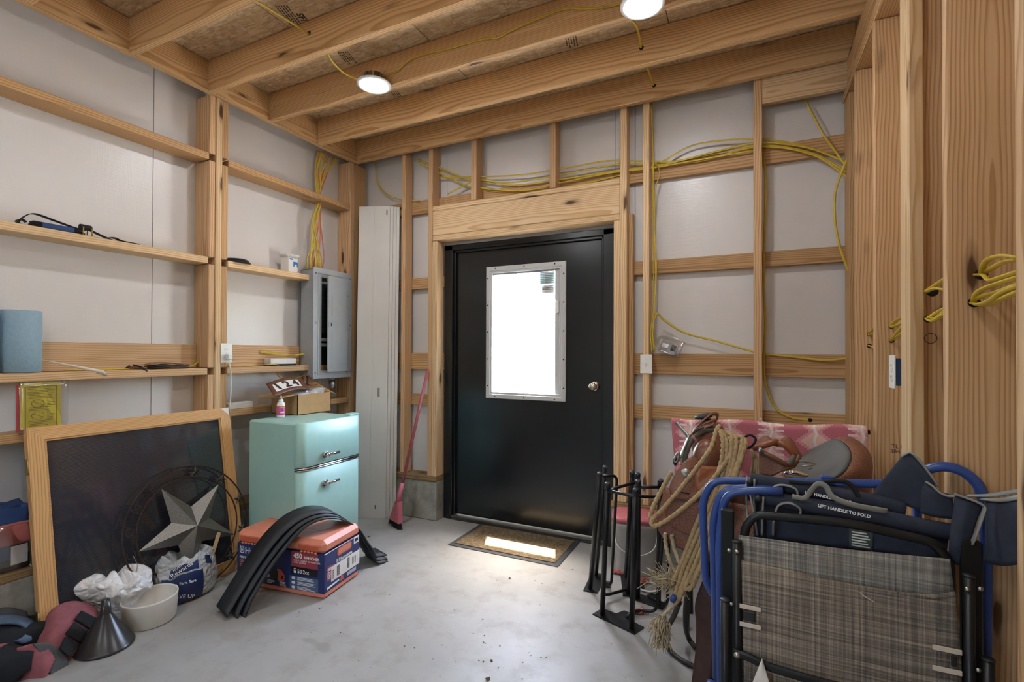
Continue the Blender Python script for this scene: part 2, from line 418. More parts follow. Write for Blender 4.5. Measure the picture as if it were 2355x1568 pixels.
# built-up post: deep side plies cut between the girts, a through ply in the middle
for (z0, z1) in ((.32, .872), (.914, 1.139), (1.181, 1.802), (1.844, 2.425), (2.467, 2.82)):
    board(XL + .001, -2.9, 1.859, 1.897, z0, z1, 'post_ply', wl, 'pine', .004)
board(XL + .001, -2.893, 1.898, 1.936, .32, 2.82, 'post_ply', wl, 'pine_pale', .004)
for (z0, z1) in ((.32, .872), (.914, 1.139), (1.181, 1.802), (1.844, 2.425), (2.467, 2.82)):
    board(XL + .001, -2.902, 1.937, 1.979, z0, z1, 'post_ply', wl, 'pine_aged', .004)
board(XL + .001, -2.9, 3.016, 3.056, .32, 2.82, 'corner_post', wl, 'pine', .003)
board(XL + .045, -2.902, 3.058, 3.2, .32, 2.82, 'corner_post', wl, 'pine_aged', .003)

# ---- back wall with the door opening
DX0, DX1, DZ = -2.12, -.79, 2.105
m = MB(); m.box(XL - .1, DX0, YB + .03, YB + .12, 0, 3.03); m.box(DX1, XR + .1, YB + .03, YB + .12, 0, 3.03); m.box(DX0, DX1, YB + .03, YB + .12, DZ, 3.03)
wb = struct('wall_back', m, 'dark_hole', 'back wall of white sheathing with pine studs and girts')
for (a, b, z0, z1) in ((XL, DX0, .0, 3.02), (DX1, -.664, 0, 3.02), (-.66, XR + .02, 0, 3.02)):
    MB().box(a, b, YB, YB + .03, z0, z1).build('sheathing_panel', 'sheathing', wb)
MB().box(DX0 + .002, DX1 - .002, YB, YB + .03, DZ + .001, 3.02).build('sheathing_panel', 'sheathing', wb)
for z0, z1 in ((2.378, 2.482), (1.78, 1.868), (1.142, 1.274), (.86, .945)):
    for a, b in ((-2.89, DX0 - .001), (DX1 + .001, .5)):
        board(a, b, 3.201, 3.239, z0, z1, 'girt', wb, 'pine_aged')
board(DX0, DX1, 3.201, 3.239, 2.378, 2.482, 'girt', wb, 'pine_aged')
def stud(x, z0, z1, w=.038, mat='pine', y0=3.11, y1=3.2): return board(x, x + w, y0, y1, z0, z1, 'stud', wb, mat)
stud(-2.461, .335, 2.99); stud(-2.205, .335, 2.99, .039); stud(-2.165, .335, 2.122, .043, 'pine_pale')
stud(-1.828, 2.392, 2.99, .045); stud(-1.211, 2.392, 2.99, .043)
stud(-.771, .335, 2.122, .04, 'pine_pale'); stud(-.73, .335, 2.99, .042, 'pine_pale'); stud(-.588, .335, 2.99, .039, 'pine_pale'); stud(.032, .335, 2.99, .044)
stud(-.687, .335, 2.17, .03, 'pine_aged', 3.16, 3.2)
board(-2.165, -.731, 3.11, 3.2, 2.124, 2.163, 'header_plate', wb, 'pine_pale', .005)
board(-2.165, -.731, 3.11, 3.2, 2.164, 2.352, 'header', wb, 'pine_pale', .005)
board(-2.165, -.731, 3.11, 3.2, 2.353, 2.39, 'header_plate', wb, 'pine_pale', .005)
board(.077, .51, 3.11, 3.148, 2.69, 2.9, 'blocking', wb, 'pine_pale')
# concrete footings each side of the door with treated sill
for a, b in ((-2.86, DX0 - .004), (DX1 + .004, .6)):
    MB().box(a, b, 3.112, 3.24, 0, .295, .006).build('concrete_curb', 'rough_concrete', wb)
    board(a, b, 3.105, 3.238, .296, .333, 'sill_plate', wb, 'treated')
struct('soffit', MB().box(-8, 6, YB + .125, YB + .30, 2.62, 2.72), 'white_trim', 'narrow unseen soffit outside above the door, sized to trim the sun')  # out of view; overhang set so sun reaches only the lower door glass

# ---- right wall: open 2x6 studs
wr = struct('wall_right', MB().box(XR + .002, XR + .06, YF - .1, YB + .03, 0, 3.03), 'osb', 'right wall of open pine studs')
for y in (.05, .454, .852, 1.246, 1.640, 2.444, 2.838): board(.47, .609, y, y + .038, .04, 2.643, 'stud', wr, 'pine')
board(.508, .609, 2.046, 2.084, .04, 2.643, 'stud', wr, 'pine'); board(.47, .507, 1.975, 2.075, .04, 2.643, 'stud', wr, 'pine_pale')
board(.48, .609, 3.06, 3.2, .04, 2.643, 'corner_post', wr, 'pine_aged')
board(.47, .609, YF, 3.2, .0, .038, 'sole_plate', wr, 'treated')
board(.47, .609, YF, 3.2, 2.645, 2.683, 'top_plate', wr, 'pine_aged'); board(.47, .511, YF, 3.05, 2.684, 2.818, 'header', wr, 'pine_aged')
# ---- wall behind the viewer closes the room; the window in it is unseen, added for fill light
m = MB(); OX0, OX1, OZ0, OZ1 = -1.42, -.88, 1.2, 1.8
m.box(XL - .1, OX0, YF - .1, YF, 0, 3.03); m.box(OX1, XR + .1, YF - .1, YF, 0, 3.03); m.box(OX0, OX1, YF - .1, YF, OZ1, 3.03); m.box(OX0, OX1, YF - .1, YF, 0, OZ0)
struct('wall_front', m, 'sheathing', 'white sheathed wall behind the viewer with an added fill light opening')
wn = thing('fill_window', 'unseen window added behind the viewer to let in fill light', None); wn['kind'] = 'structure'
for q in ((OX0, OX0 + .04, OZ0, OZ1), (OX1 - .04, OX1, OZ0, OZ1), (OX0 + .04, OX1 - .04, OZ0, OZ0 + .04), (OX0 + .04, OX1 - .04, OZ1 - .04, OZ1)): MB().box(q[0], q[1], YF - .08, YF - .02, q[2], q[3], .003).build('fill_window_frame', 'white_trim', wn)
MB().box(OX0 + .04, OX1 - .04, YF - .052, YF - .048, OZ0 + .04, OZ1 - .04).build('glass_pane', 'glass', wn)
struct('ground_front', MB().box(-14, 12, -24, YF - .101, -.2, -.06), 'gravel', 'pale sunlit gravel ground outside behind the viewer')
# ---- door
door = thing('door_1', 'black steel exterior door with a half-height glass lite', None); door['kind'] = 'structure'
m = MB(); m.box(-2.118, -2.046, 3.205, 3.3, .0, 2.1, .003); m.box(-.864, -.792, 3.205, 3.3, 0, 2.1, .003); m.box(-2.118, -.792, 3.205, 3.3, 2.062, 2.103, .003)
m.box(-2.05, -2.03, 3.225, 3.245, .02, 2.07, .003); m.box(-.88, -.86, 3.225, 3.245, .02, 2.07, .003); m.box(-2.05, -.86, 3.225, 3.245, 2.045, 2.07, .003)
m.build('door_frame', 'black_paint', door)
MB().box(-2.05, -.86, 3.2, 3.32, 0, .03, .006).build('threshold', plain('threshold_metal', '4a4743', .5, .6, var=.3), door)
LX0, LX1, LZ0, LZ1 = -1.735, -1.17, .965, 1.885
m = MB(); yF, yR = 3.25, 3.295
for a, b, c_, d in ((-2.043, LX0, .035, 2.058), (LX1, -.867, .035, 2.058), (LX0, LX1, .035, LZ0), (LX0, LX1, LZ1, 2.058)): m.box(a, b, yF, yR, c_, d)
slab = m.build('door_slab', 'black_paint', door)
def ring_frame(m, x0, x1, z0, z1, wd, ya, yb):
    """mitred picture frame in the XZ plane with a stepped profile"""
    prof = [(0, yb), (0, ya + .004), (.004, ya), (wd * .62, ya), (wd * .7, ya + .005), (wd * .95, ya + .005), (wd, ya + .01), (wd, yb)]
    vs = []; F = []
    for (sx, sz) in ((0, 0), (1, 0), (1, 1), (0, 1)):
        for (i, y) in prof: vs.append(((x1 - i) if sx else (x0 + i), y, (z1 - i) if sz else (z0 + i)))
    n = len(prof)
    for c in range(4):
        d = (c + 1) % 4
        for k in range(n - 1): F.append((c * n + k, d * n + k, d * n + k + 1, c * n + k + 1))
    m.add(vs, F)
lf = MB(); ring_frame(lf, -1.768, -1.138, .936, 1.917, .05, 3.236, 3.25); lite = lf.build('lite_frame', plain('lite_grey', 'bcbdbd', .4, var=.03), door)
for i in range(3):
    for z in (.951, 1.902): MB().lathe([(.005, 0), (.005, .002), (.002, .003)], 8, M=Matrix.Translation((-1.69 + i * .235, 3.2365, z)) @ Matrix.Rotation(R(90), 4, 'X')).build('screw', 'dark_hole', lite)
for i in range(5):
    for x in (-1.752, -1.153): MB().lathe([(.005, 0), (.005, .002), (.002, .003)], 8, M=Matrix.Translation((x, 3.2365, 1.03 + i * .2)) @ Matrix.Rotation(R(90), 4, 'X')).build('screw', 'dark_hole', lite)
MB().box(LX0, LX1, 3.268, 3.272, LZ0, LZ1).build('glass_pane', 'glass', door)
m = MB(); m.box(LX1 - .055, LX1, 3.256, 3.266, LZ0, LZ1, .002); m.build('blind_rail', 'lite_grey', door)
m = MB(); m.box(LX0, LX1 - .056, 3.256, 3.266, LZ1 - .03, LZ1, .002); m.build('blind_headrail', 'lite_grey', door)
MB().box(LX1 - .05, LX1 - .02, 3.238, 3.256, 1.56, 1.64, .004).build('blind_slider', 'white_plastic', door)
slat = None
for i in range(14):
    z = LZ1 - .04 - i * .0125
    M = Matrix.Translation((0, 3.262, z)) @ Matrix.Rotation(R(24), 4, 'X')
    if slat is None: slat = MB().box(LX0 + .004, LX1 - .06, -.005, .005, -.0004, .0004).build('blind_slat', plain('slat_white', 'e6e8ea', .4, var=.02), door, M=M)
    else: c = slat.copy(); COL.objects.link(c); c.matrix_local = M
for x in (-1.66, -1.31): MB().box(x - .0008, x + .0008, 3.261, 3.2626, LZ0, LZ1).build('blind_cord', 'white_plastic', door)
k = MB(); k.lathe([(.033, 0), (.033, .006), (.028, .010), (.014, .012), (.012, .03), (.024, .036), (.027, .05), (.024, .062), (.012, .067)], 20, M=Matrix.Translation((-.935, 3.25, 1.052)) @ Matrix.Rotation(R(90), 4, 'X')); kb = k.build('door_knob', 'nickel', door)
MB().lathe([(.008, 0), (.008, .003), (.004, .004)], 12, M=Matrix.Translation((-.935, 3.183, 1.052)) @ Matrix.Rotation(R(90), 4, 'X')).build('lock_button', 'steel', kb)
st = MB().box(-1.345, -1.235, 3.2655, 3.2672, 1.765, 1.855).build('sticker', plain('sticker_blue', 'a9c6cc', .5, var=.1), door)
MB().box(-1.33, -1.235, 3.2655, 3.2672, 1.70, 1.76).build('paper_tag', 'paper', door)
text('Lakehouse', .021, 'ink', door, frame((-1.327, 3.265, 1.727), (1, 0, 0), (0, 0, 1)), .0002, bold=.0004)
text('SCAN FOR ASSEMBLY', .009, 'lettering_white', door, frame((-1.338, 3.265, 1.842), (1, 0, 0), (0, 0, 1)), .0002) if False else None
# ------------------------------------------------------------------ LED downlights
def downlight(x, y, label):
    t = thing('downlight', label, 'light', (x, y, 2.8), group='round LED downlights under the joists')
    MB().lathe([(.068, .004), (.070, -.002), (.078, -.004), (.09, -.004), (.096, 0), (.096, .005)], 40, caps=False).build('trim_ring', 'lamp_trim', t)
    MB().lathe([(.0695, .002), (.064, -.006), (.048, -.012), (.025, -.015), (.0001, -.016)], 40, caps=False).build('lens', 'led', t)
    h = MB(); h.lathe([(.09, .005), (.07, .008), (.06, .018), (.055, .055), (.03, .06)], 24)
    for k in range(10):
        a = 2 * math.pi * k / 10; h.box(-.004, .004, .05, .066, .02, .05, M=Matrix.Rotation(a, 4, 'Z'))
    h.build('heat_sink', 'steel', t)
    for s in (-1, 1): MB().tube(fillet([(s * .06, 0, .03), (s * .075, 0, .07), (s * .05, 0, .075)], .01), .0015, 6).build('spring_clip', 'steel', t)
    return t
downlight(-1.92, 2.175, 'round LED downlight left of the two, above the mint fridge side')
downlight(-.413, 2.175, 'round LED downlight right of the two, cut by the top edge')
downlight(-1.92, .3, 'unseen round LED downlight added as fill behind the viewer on the left')  # this and the next two are unseen lamps, added to brighten ceiling and foreground
downlight(-.413, .3, 'unseen round LED downlight added as fill behind the viewer on the right')
downlight(-1.17, -1.2, 'unseen round LED downlight added as fill at the far end behind the viewer')
# ------------------------------------------------------------------ things on and along the left wall
from mathutils import noise as mnoise
def nz(x, y, z, s=1.0): return mnoise.noise(Vector((x * s, y * s, z * s)))
plain('towel_blue', '8ea8b8', .9, var=.08, vs=60, bump=.5, bs=90); plain('cardboard', 'b08a5c', .8, var=.08, bump=.1, bs=60); plain('cardboard_in', 'a07c50', .85)
plain('carton_white', 'dcdbd6', .6, var=.04); plain('carton_blue', '2f6fb8', .5); plain('webbing_black', '17181a', .7, bump=.3, bs=400); plain('blue_cloth', '27406f', .8, bump=.2)
plain('leather_tan', '8d6246', .55, var=.2, bump=.2); plain('leather_brown', '6b3f2a', .5, var=.25, bump=.15); plain('brass', 'a58a55', .35, .9)
plain('yellow_paper', 'cdb93c', .6, var=.06); plain('salmon_cloth', 'b46660', .85, var=.12, bump=.25, bs=90); plain('print_red', 'a33a3a', .6)
# paper towels
for y, lb in ((1.045, 'blue paper towel roll on the shelf beside the leather pouch'), (.895, 'blue paper towel roll cut by the left picture edge')):
    t = thing('paper_towel_roll', lb, 'paper towel', (-2.966, y, 1.181), group='blue paper towel rolls')
    MB().lathe([(.022, .002), (.066, 0), (.0705, .004), (.0708, .276), (.067, .28), (.022, .279), (.022, .002)], 36, caps=False).build('towel_sheet', 'towel_blue', t)
    MB().lathe([(.019, .001), (.0215, .001), (.0215, .281), (.019, .281), (.019, .001)], 20, caps=False).build('cardboard_core', 'cardboard', t)
# ratchet tie-down
t = thing('tie_down_strap', 'black webbing tie-down strap with brass buckle on upper left shelf', 'strap', (-2.95, 1.26, 1.843))
def strap(name, pts, wd=.026, th=.003, mat='webbing_black', n=6, side=(1, 0, 0)): return MB().ribbon(spline(pts, n), wd, th, side).build(name, mat, t, world=True)
strap('webbing', [(-2.935, 1.02, 1.85), (-2.94, 1.045, 1.885), (-2.945, 1.08, 1.905), (-2.95, 1.15, 1.893), (-2.95, 1.22, 1.878), (-2.95, 1.27, 1.87)])
strap('webbing', [(-2.95, 1.27, 1.885), (-2.95, 1.31, 1.872), (-2.95, 1.36, 1.855), (-2.95, 1.39, 1.848), (-2.95, 1.47, 1.846)])
strap('webbing', [(-2.94, 1.03, 1.848), (-2.945, 1.02, 1.86), (-2.945, 1.035, 1.869), (-2.945, 1.05, 1.86)])
strap('webbing', [(-2.95, 1.38, 1.86), (-2.95, 1.40, 1.862), (-2.95, 1.43, 1.853), (-2.93, 1.5, 1.847)])
m = MB(); 
for k in range(5): m.box(-2.965 + .0, -2.925, 1.06 + k * .002, 1.27 - k * .006, 1.846 + k * .0055, 1.850 + k * .0055, .0015)
m.build('folded_webbing', 'webbing_black', t, world=True)
MB().box(-2.9255, -2.923, 1.10, 1.22, 1.848, 1.872, .001).build('blue_sleeve', 'blue_cloth', t, world=True)
for y in (1.255, 1.29): MB().tube([(-2.925, y, 1.846), (-2.922, y, 1.885), (-2.965, y, 1.887), (-2.97, y, 1.846)], .003, 6, closed=True).build('buckle', 'brass', t, world=True)
MB().lathe([(.012, -.024), (.014, -.02), (.014, .02), (.012, .024)], 12, M=Matrix.Translation((-2.945, 1.272, 1.888)) @ Matrix.Rotation(R(90), 4, 'X')).build('ratchet_spool', 'webbing_black', t, world=True)
MB().tube([(-2.94, 1.38, 1.863), (-2.94, 1.405, 1.862), (-2.965, 1.405, 1.862), (-2.965, 1.38, 1.863)], .0025, 6, closed=True).build('slide_ring', 'steel', t, world=True)
# black lid
t = thing('round_disc', 'flat black round plastic disc on the shelf right of the post', 'disc', (-2.952, 2.07, 1.8435))
MB().lathe([(.0, 0), (.082, 0), (.084, .004), (.078, .006), (.07, .02), (.062, .024), (.0, .024)], 36, caps=False).build('lid_cap', 'rubber', t)
MB().lathe([(.073, .010), (.0765, .0105), (.0765, .013), (.0725, .0135)], 36, caps=False).build('lid_rim', 'black_metal', t)
# small open carton
t = thing('small_carton', 'small white carton with blue print above the breaker panel', 'carton', (-2.965, 2.485, 1.8435), (0, 0, R(8)))
MB().box(-.035, .035, -.045, .045, 0, .105, .001).build('carton_body', 'carton_white', t)
m = MB(); m.grid(lambda u, v: (.035 + .018 * v, -.045 + .09 * u, .105 + .022 * v), 3, 3, thick=.0008); m.build('flap', 'carton_white', t)
m = MB(); m.grid(lambda u, v: (-.035 + .07 * u, -.045 - .02 * v, .105 + .02 * v), 3, 3, thick=.0008); m.build('flap', 'carton_white', t)
MB().box(.0351, .0356, .0, .044, .045, .08).build('print_panel', 'carton_blue', t); MB().box(.0356, .036, .012, .034, .02, .062).build('print_panel', 'carton_white', t)
MB().box(.0354, .0362, -.035, -.004, .09, .1).build('print_panel', 'carton_blue', t)
# leather pouch, small tool, clear strip on the long shelf
t = thing('leather_pouch', 'folded brown and black leather pouch on the long shelf', 'pouch', (-2.945, 1.67, 1.181))
def pf(z0, amp): return lambda u, v: (-2.985 + .075 * v, 1.56 + .2 * u, 1.181 + z0 + amp * math.sin(math.pi * min(1, u * 1.15)) * (1 - .3 * v))
MB().grid(pf(.022, .012), 14, 5, thick=.005).build('flap', 'leather_tan', t, world=True)
MB().grid(pf(.012, .008), 14, 5, thick=.006).build('body', 'webbing_black', t, world=True); MB().grid(pf(.005, .004), 14, 5, thick=.004).build('body', 'webbing_black', t, world=True)
t = thing('pocket_tool', 'small dark pliers tool resting on the shelf edge', 'tool', (-2.92, 1.5, 1.181))
MB().tube([(-2.95, 1.47, 1.193), (-2.92, 1.5, 1.19), (-2.9, 1.53, 1.188)], [.006, .007, .004], 8).build('handle', 'leather_brown', t, world=True)
MB().tube([(-2.95, 1.49, 1.205), (-2.91, 1.505, 1.195), (-2.885, 1.525, 1.172)], [.005, .006, .003], 8).build('handle', 'black_metal', t, world=True)
MB().tube([(-2.955, 1.455, 1.187), (-2.95, 1.475, 1.2)], [.004, .008], 8).build('jaw', 'black_metal', t, world=True)
tr = NT('clear_film'); g1 = tr.n('BsdfGlossy'); g1.inputs['Roughness'].default_value = .15; g2 = tr.n('BsdfTransparent'); g2.inputs['Color'].default_value = (.93, .93, .93, 1); gm = tr.n('MixShader'); gm.inputs[0].default_value = .12; tr.L(g2.outputs[0], gm.inputs[1]); tr.L(g1.outputs[0], gm.inputs[2]); tr.L(gm.outputs[0], tr.out.inputs[0])
plain('milky_plastic', 'cfc3b2', .4, var=.05)
t = thing('plastic_strip', 'translucent plastic strip leaning behind the paper towels', 'plastic strip', (-2.92, 1.2, 1.181))
MB().grid(lambda u, v: (-2.93 + .035 * u, 1.08 + .25 * u + .02 * v * u, 1.246 - .062 * u - .028 * v * u), 12, 2, thick=.0012).build('strip', 'milky_plastic', t, world=True)
# slim white box, blue scrap, second small white box
t = thing('slim_box', 'slim white box on the shelf left of the breaker panel', 'box', (-2.955, 2.41, 1.1815), (0, 0, R(-3)))
MB().box(-.035, .035, -.1, .1, .012, .05, .002).build('box_body', 'carton_white', t); MB().box(-.03, .03, -.12, .105, .0, .0115, .001).build('leaflet', 'webbing_black', t); MB().box(.0351, .0354, -.092, .02, .02, .043).build('print_panel', 'paper', t)
t = thing('white_box', 'short white printed box on the lowest girt behind the fridge', 'box', (-2.965, 2.1, .9135))
MB().box(-.03, .03, -.085, .085, 0, .038, .002).build('box_body', 'carton_white', t); 
m = MB()
for k in range(9): m.box(.0301, .0304, -.06 + k * .011, -.053 + k * .011, .012, .028)
m.build('print', 'paper', t)
# yellow instruction leaflet in a clear sleeve, tucked under the shelf
t = thing('yellow_leaflet', 'yellow warning leaflet in a clear sleeve below the shelf', 'leaflet', (-2.884, 1.09, .93), (0, R(-1.5), 0))
MB().box(-.0006, 0, -.072, .072, 0, .206).build('paper', 'yellow_paper', t); MB().box(-.006, -.004, -.085, .07, -.01, .2).build('red_backing', 'print_red', t)
m = MB(); m.box(0, .0004, -.056, -.054, 0, .19); m.box(0, .0004, .054, .056, 0, .19); m.box(0, .0004, -.056, .056, .188, .19)
rnd = random.Random(3)
for k in range(26):
    z = .183 - k * .0068; a = -.05 + rnd.random() * .01; b = .05 - rnd.random() * .03
    if .098 < z < .13 or .04 < z < .075: a = .02
    m.box(0, .0004, a, b, z, z + .0016)
for zc in (.112, .058):
    ring = [(.0004, -.012 + .022 * math.cos(i * .2618), zc + .017 * math.sin(i * .2618)) for i in range(24)]; m.tube(ring, .0007, 4, closed=True)
    m.tube([(.0004, -.03, zc + .009), (.0004, .006, zc - .009)], .0006, 4)
m.build('print', 'ink', t)
MB().grid(lambda u, v: (.003 + .003 * math.sin(5 * u + 3 * v), -.078 + .175 * u, -.02 + .235 * v), 10, 8, thick=.0003).build('sleeve', 'clear_film', t)
# duplex outlet on the post with a plug and a hanging cord
def outlet(name, label, M, plug=False, switch=False, cat='outlet'):
    t = thing(name, label, cat); t.matrix_world = M
    MB().prism(rrect(.072, .117, .004), .005).build('cover_plate', 'white_plastic', t, bevel=.0015)
    if switch:
        MB().box(-.006, .006, -.013, .013, .005, .0062).build('slot', 'paper', t); MB().box(-.004, .004, -.002, .010, .005, .017, .001).build('toggle', 'white_plastic', t)
        for s in (-1, 1): MB().lathe([(.003, .005), (.003, .006), (.001, .0064)], 10, M=Matrix.Translation((0, s * .03, 0))).build('screw', 'white_trim', t)
    else:
        for s in (-1, 1):
            r = MB().prism(rrect(.034, .029, .012, cy=s * .0195), .0065).build('receptacle', 'white_plastic', t)
            m = MB()
            for x in (-.0065, .0065): m.box(x - .001, x + .001, s * .0195 - .001, s * .0195 + .007, .0063, .0068)
            m.lathe([(.0022, .0063), (.0022, .0068)], 8, M=Matrix.Translation((0, s * .0195 - .007, 0))); m.build('slots', 'dark_hole', r)
        MB().lathe([(.003, .005), (.003, .0062), (.001, .0066)], 10).build('screw', 'steel', t)
    return t
Mo = frame((-2.892, 1.967, 1.27), (0, 1, 0), (0, 0, 1))
outlet('wall_outlet', 'white duplex outlet on the built-up post', Mo)
t = thing('power_cord', 'white power cord plugged into the post outlet', 'cord', (-2.88, 1.967, 1.25))
MB().box(-2.8855, -2.85, 1.951, 1.983, 1.228, 1.264, .006).build('plug', 'white_trim', t, world=True)
MB().tube(spline([(-2.866, 1.967, 1.232), (-2.862, 1.972, 1.19), (-2.87, 1.985, 1.12), (-2.88, 1.99, 1.0), (-2.875, 1.985, .9), (-2.9, 2.02, .6)], 8), .0035, 8).build('cord', 'cable_white', t, world=True)

# breaker panel
t = thing('breaker_panel', 'grey breaker panel with its door ajar on the left wall', 'breaker panel', (-2.9, 2.79, 1.085))
m = MB(); x0, x1, y0, y1, z0, z1 = -2.985, -2.852, 2.603, 2.965, 1.09, 1.885
m.box(x0, x1, y0, y0 + .003, z0, z1); m.box(x0, x1, y1 - .003, y1, z0, z1); m.box(x0, x1, y0, y1, z0, z0 + .003); m.box(x0, x1, y0, y1, z1 - .003, z1); m.box(x0, x0 + .003, y0, y1, z0, z1)
enc = m.build('enclosure', 'grey_enamel', t, world=True)
for z, rr in ((1.83, .028), (1.76, .016), (1.72, .014), (1.69, .018), (1.3, .01), (1.27, .01), (1.245, .012), (1.2, .014), (1.135, .03)):
    for k, f in enumerate((1, .68)):
        if k and rr < .016: continue
        MB().lathe([(rr * f, 0), (rr * f, .0012), (rr * f * .88, .0014), (rr * f * .86, 0)], 20, M=Matrix.Translation((-2.915 + (.02 if rr < .015 else 0), 2.603, z)) @ Matrix.Rotation(R(90), 4, 'X'), caps=False).build('knockout', 'grey_enamel', enc, world=True)
# cover as a frame with an opening
m = MB(); cx0, cx1 = -2.8515, -2.845; a0, a1, b0, b1 = 2.596, 2.978, 1.081, 1.897; o0, o1, p0, p1 = 2.672, 2.925, 1.14, 1.83
for q in ((a0, o0, b0, b1), (o1, a1, b0, b1), (o0, o1, b0, p0), (o0, o1, p1, b1)): m.box(cx0, cx1, q[0], q[1], q[2], q[3])
cov = m.build('cover', 'grey_enamel_door', t, world=True)
m = MB(); ring = [(2.64, 1.115), (2.945, 1.115), (2.945, 1.86), (2.64, 1.86)]
for i in range(4):
    (ya, za), (yb, zb) = ring[i], ring[(i + 1) % 4]; m.box(cx1, cx1 + .003, min(ya, yb) - .004, max(ya, yb) + .004, min(za, zb) - .004, max(za, zb) + .004, .001)
m.build('cover_rib', 'grey_enamel_door', cov, world=True)
for y in (2.615, 2.962):
    for z in (1.125, 1.49, 1.855): MB().lathe([(.007, 0), (.006, .003), (.002, .004)], 10, M=Matrix.Translation((cx1, y, z)) @ Matrix.Rotation(R(90), 4, 'Y')).build('screw', 'chrome', cov, world=True)
MB().box(-2.935, -2.93, 2.66, 2.94, 1.1, 1.87).build('dead_front', 'dark_hole', t, world=True)
for k in range(20): MB().box(-2.93, -2.872, 2.685, 2.755, 1.42 + k * .0185, 1.4375 + k * .0185, .002).build('breaker', 'rubber', t, world=True)
for z in (1.33, 1.37, 1.8): MB().box(-2.93, -2.87, 2.69, 2.75, z - .012, z + .012, .003).build('breaker', 'grey_enamel', t, world=True)
# door, hinged on the right, swung a little open
dm = Matrix.Translation((-2.838, 2.938, 0)) @ Matrix.Rotation(R(11), 4, 'Z')
dr = MB(); 
dr.box(-.003, .003, -.262, 0, 1.128, 1.842, .0025, M=dm); dr.box(-.008, .0, -.262, -.258, 1.13, 1.84, M=dm); dr.box(-.008, 0, -.262, 0, 1.128, 1.131, M=dm); dr.box(-.008, 0, -.262, 0, 1.839, 1.842, M=dm)
door_p = dr.build('panel_door', 'grey_enamel_door', t, world=True)
m = MB()
for y in (-.245, -.228, -.21):
    for za, zb in ((1.15, 1.42), (1.55, 1.7)): m.box(.003, .0045, y - .0015, y + .0015, za, zb, .0007, M=dm)
m.build('door_rib', 'grey_enamel_door', door_p, world=True)
MB().box(.003, .007, -.262, -.218, 1.462, 1.50, .0015, M=dm).build('latch', 'grey_enamel', door_p, world=True); MB().box(.007, .0078, -.237, -.227, 1.47, 1.49, M=dm).build('latch_slot', 'dark_hole', door_p, world=True)
for z in (1.2, 1.46, 1.72): MB().tube([tuple(dm @ Vector((.003, -.012, z - .008))), tuple(dm @ Vector((.003, -.012, z + .008)))], .005, 8).build('hinge', 'grey_enamel', door_p, world=True)
m = MB(); m.lathe([(.03, 1.06), (.03, 1.089)], 20, M=Matrix.Translation((-2.91, 2.84, 0))); m.lathe([(.034, 1.073), (.034, 1.08)], 8, M=Matrix.Translation((-2.91, 2.84, 0))); m.lathe([(.026, .99), (.026, 1.06)], 20, M=Matrix.Translation((-2.91, 2.84, 0)))
m.build('conduit', 'steel', t, world=True)

# packed cloth on the sill at the far left
t = thing('bagged_blanket', 'folded salmon and blue blanket in a clear bag at left edge', 'blanket', (-2.95, .97, .319))
def pillow(m, x0, x1, y0, y1, z0, z1, seed, n=12, pw=.22, amp=.006):
    def sg(v): return math.copysign(abs(v) ** pw, v)
    def fn(u, v):
        a = 2 * math.pi * u; b = math.pi * (v - .5)
        p = Vector((sg(math.cos(a)) * sg(math.cos(b)), sg(math.sin(a)) * sg(math.cos(b)), sg(math.sin(b))))
        k = 1 + amp * 10 * nz(p.x * 2 + seed, p.y * 2, p.z * 2, 1.3)
        return ((x0 + x1) / 2 + (x1 - x0) / 2 * p.x * k, (y0 + y1) / 2 + (y1 - y0) / 2 * p.y * k, (z0 + z1) / 2 + (z1 - z0) / 2 * p.z * k)
    m.grid(fn, n * 2, n, closed_u=True); return m
pillow(MB(), -3.03, -2.885, .83, 1.06, .322, .385, 1).build('dark_layer', 'webbing_black', t, world=True)
pillow(MB(), -3.03, -2.88, .84, 1.05, .37, .44, 2).build('blue_layer', 'blue_cloth', t, world=True)
pillow(MB(), -3.03, -2.87, .83, 1.07, .43, .53, 4).build('salmon_layer', 'salmon_cloth', t, world=True)
pillow(MB(), -3.02, -2.89, .85, 1.06, .52, .60, 6, amp=.03).build('blue_cover', 'blue_cloth', t, world=True)
MB().box(-2.877, -2.8755, .99, 1.045, .35, .43, .0).build('white_label', 'paper', t, world=True)
MB().grid(lambda u, v: (-2.868 + .006 * math.sin(9 * u + 4 * v), .84 + .22 * u, .325 + .2 * v), 10, 8, thick=.0004).build('clear_bag', 'clear_film', t, world=True)

# wood framed screen leaning on the girt
SA = math.atan2(.165, .935)      # lean
Ms = frame((-2.695, 1.03, .003), (0, 1, 0), (-math.sin(SA), 0, math.cos(SA)))   # local x along wall, y up the screen, z towards the room
t = thing('wood_screen', 'large wood framed dark mesh screen leaning on the left wall', 'screen'); t.matrix_world = Ms
W_, H_, fw = .935, .95, .058
def rail(pts, nm='rail', vert=False):  # mitred frame piece, its grain along local X
    if vert: pts = [(y, -x) for x, y in pts]
    M = Matrix.Translation((0, 0, -.034)) @ (Matrix.Rotation(R(90), 4, 'Z') if vert else Matrix.Identity(4))
    return MB().prism(pts, .034).build(nm, 'screen_wood', t, M=M)
rail([(0, 0), (W_, 0), (W_ - fw, fw), (fw, fw)]); rail([(0, H_), (fw, H_ - fw), (W_ - fw, H_ - fw), (W_, H_)]); rail([(0, 0), (fw, fw), (fw, H_ - fw), (0, H_)], 'stile', True); rail([(W_, 0), (W_, H_), (W_ - fw, H_ - fw), (W_ - fw, fw)], 'stile', True)
b = NT('screen_mesh'); v = b.co((1, 1, 1)); wv = b.n('TexWave', bands_direction='Y'); wv.inputs['Scale'].default_value = 55; b.L(v, wv.inputs['Vector'])
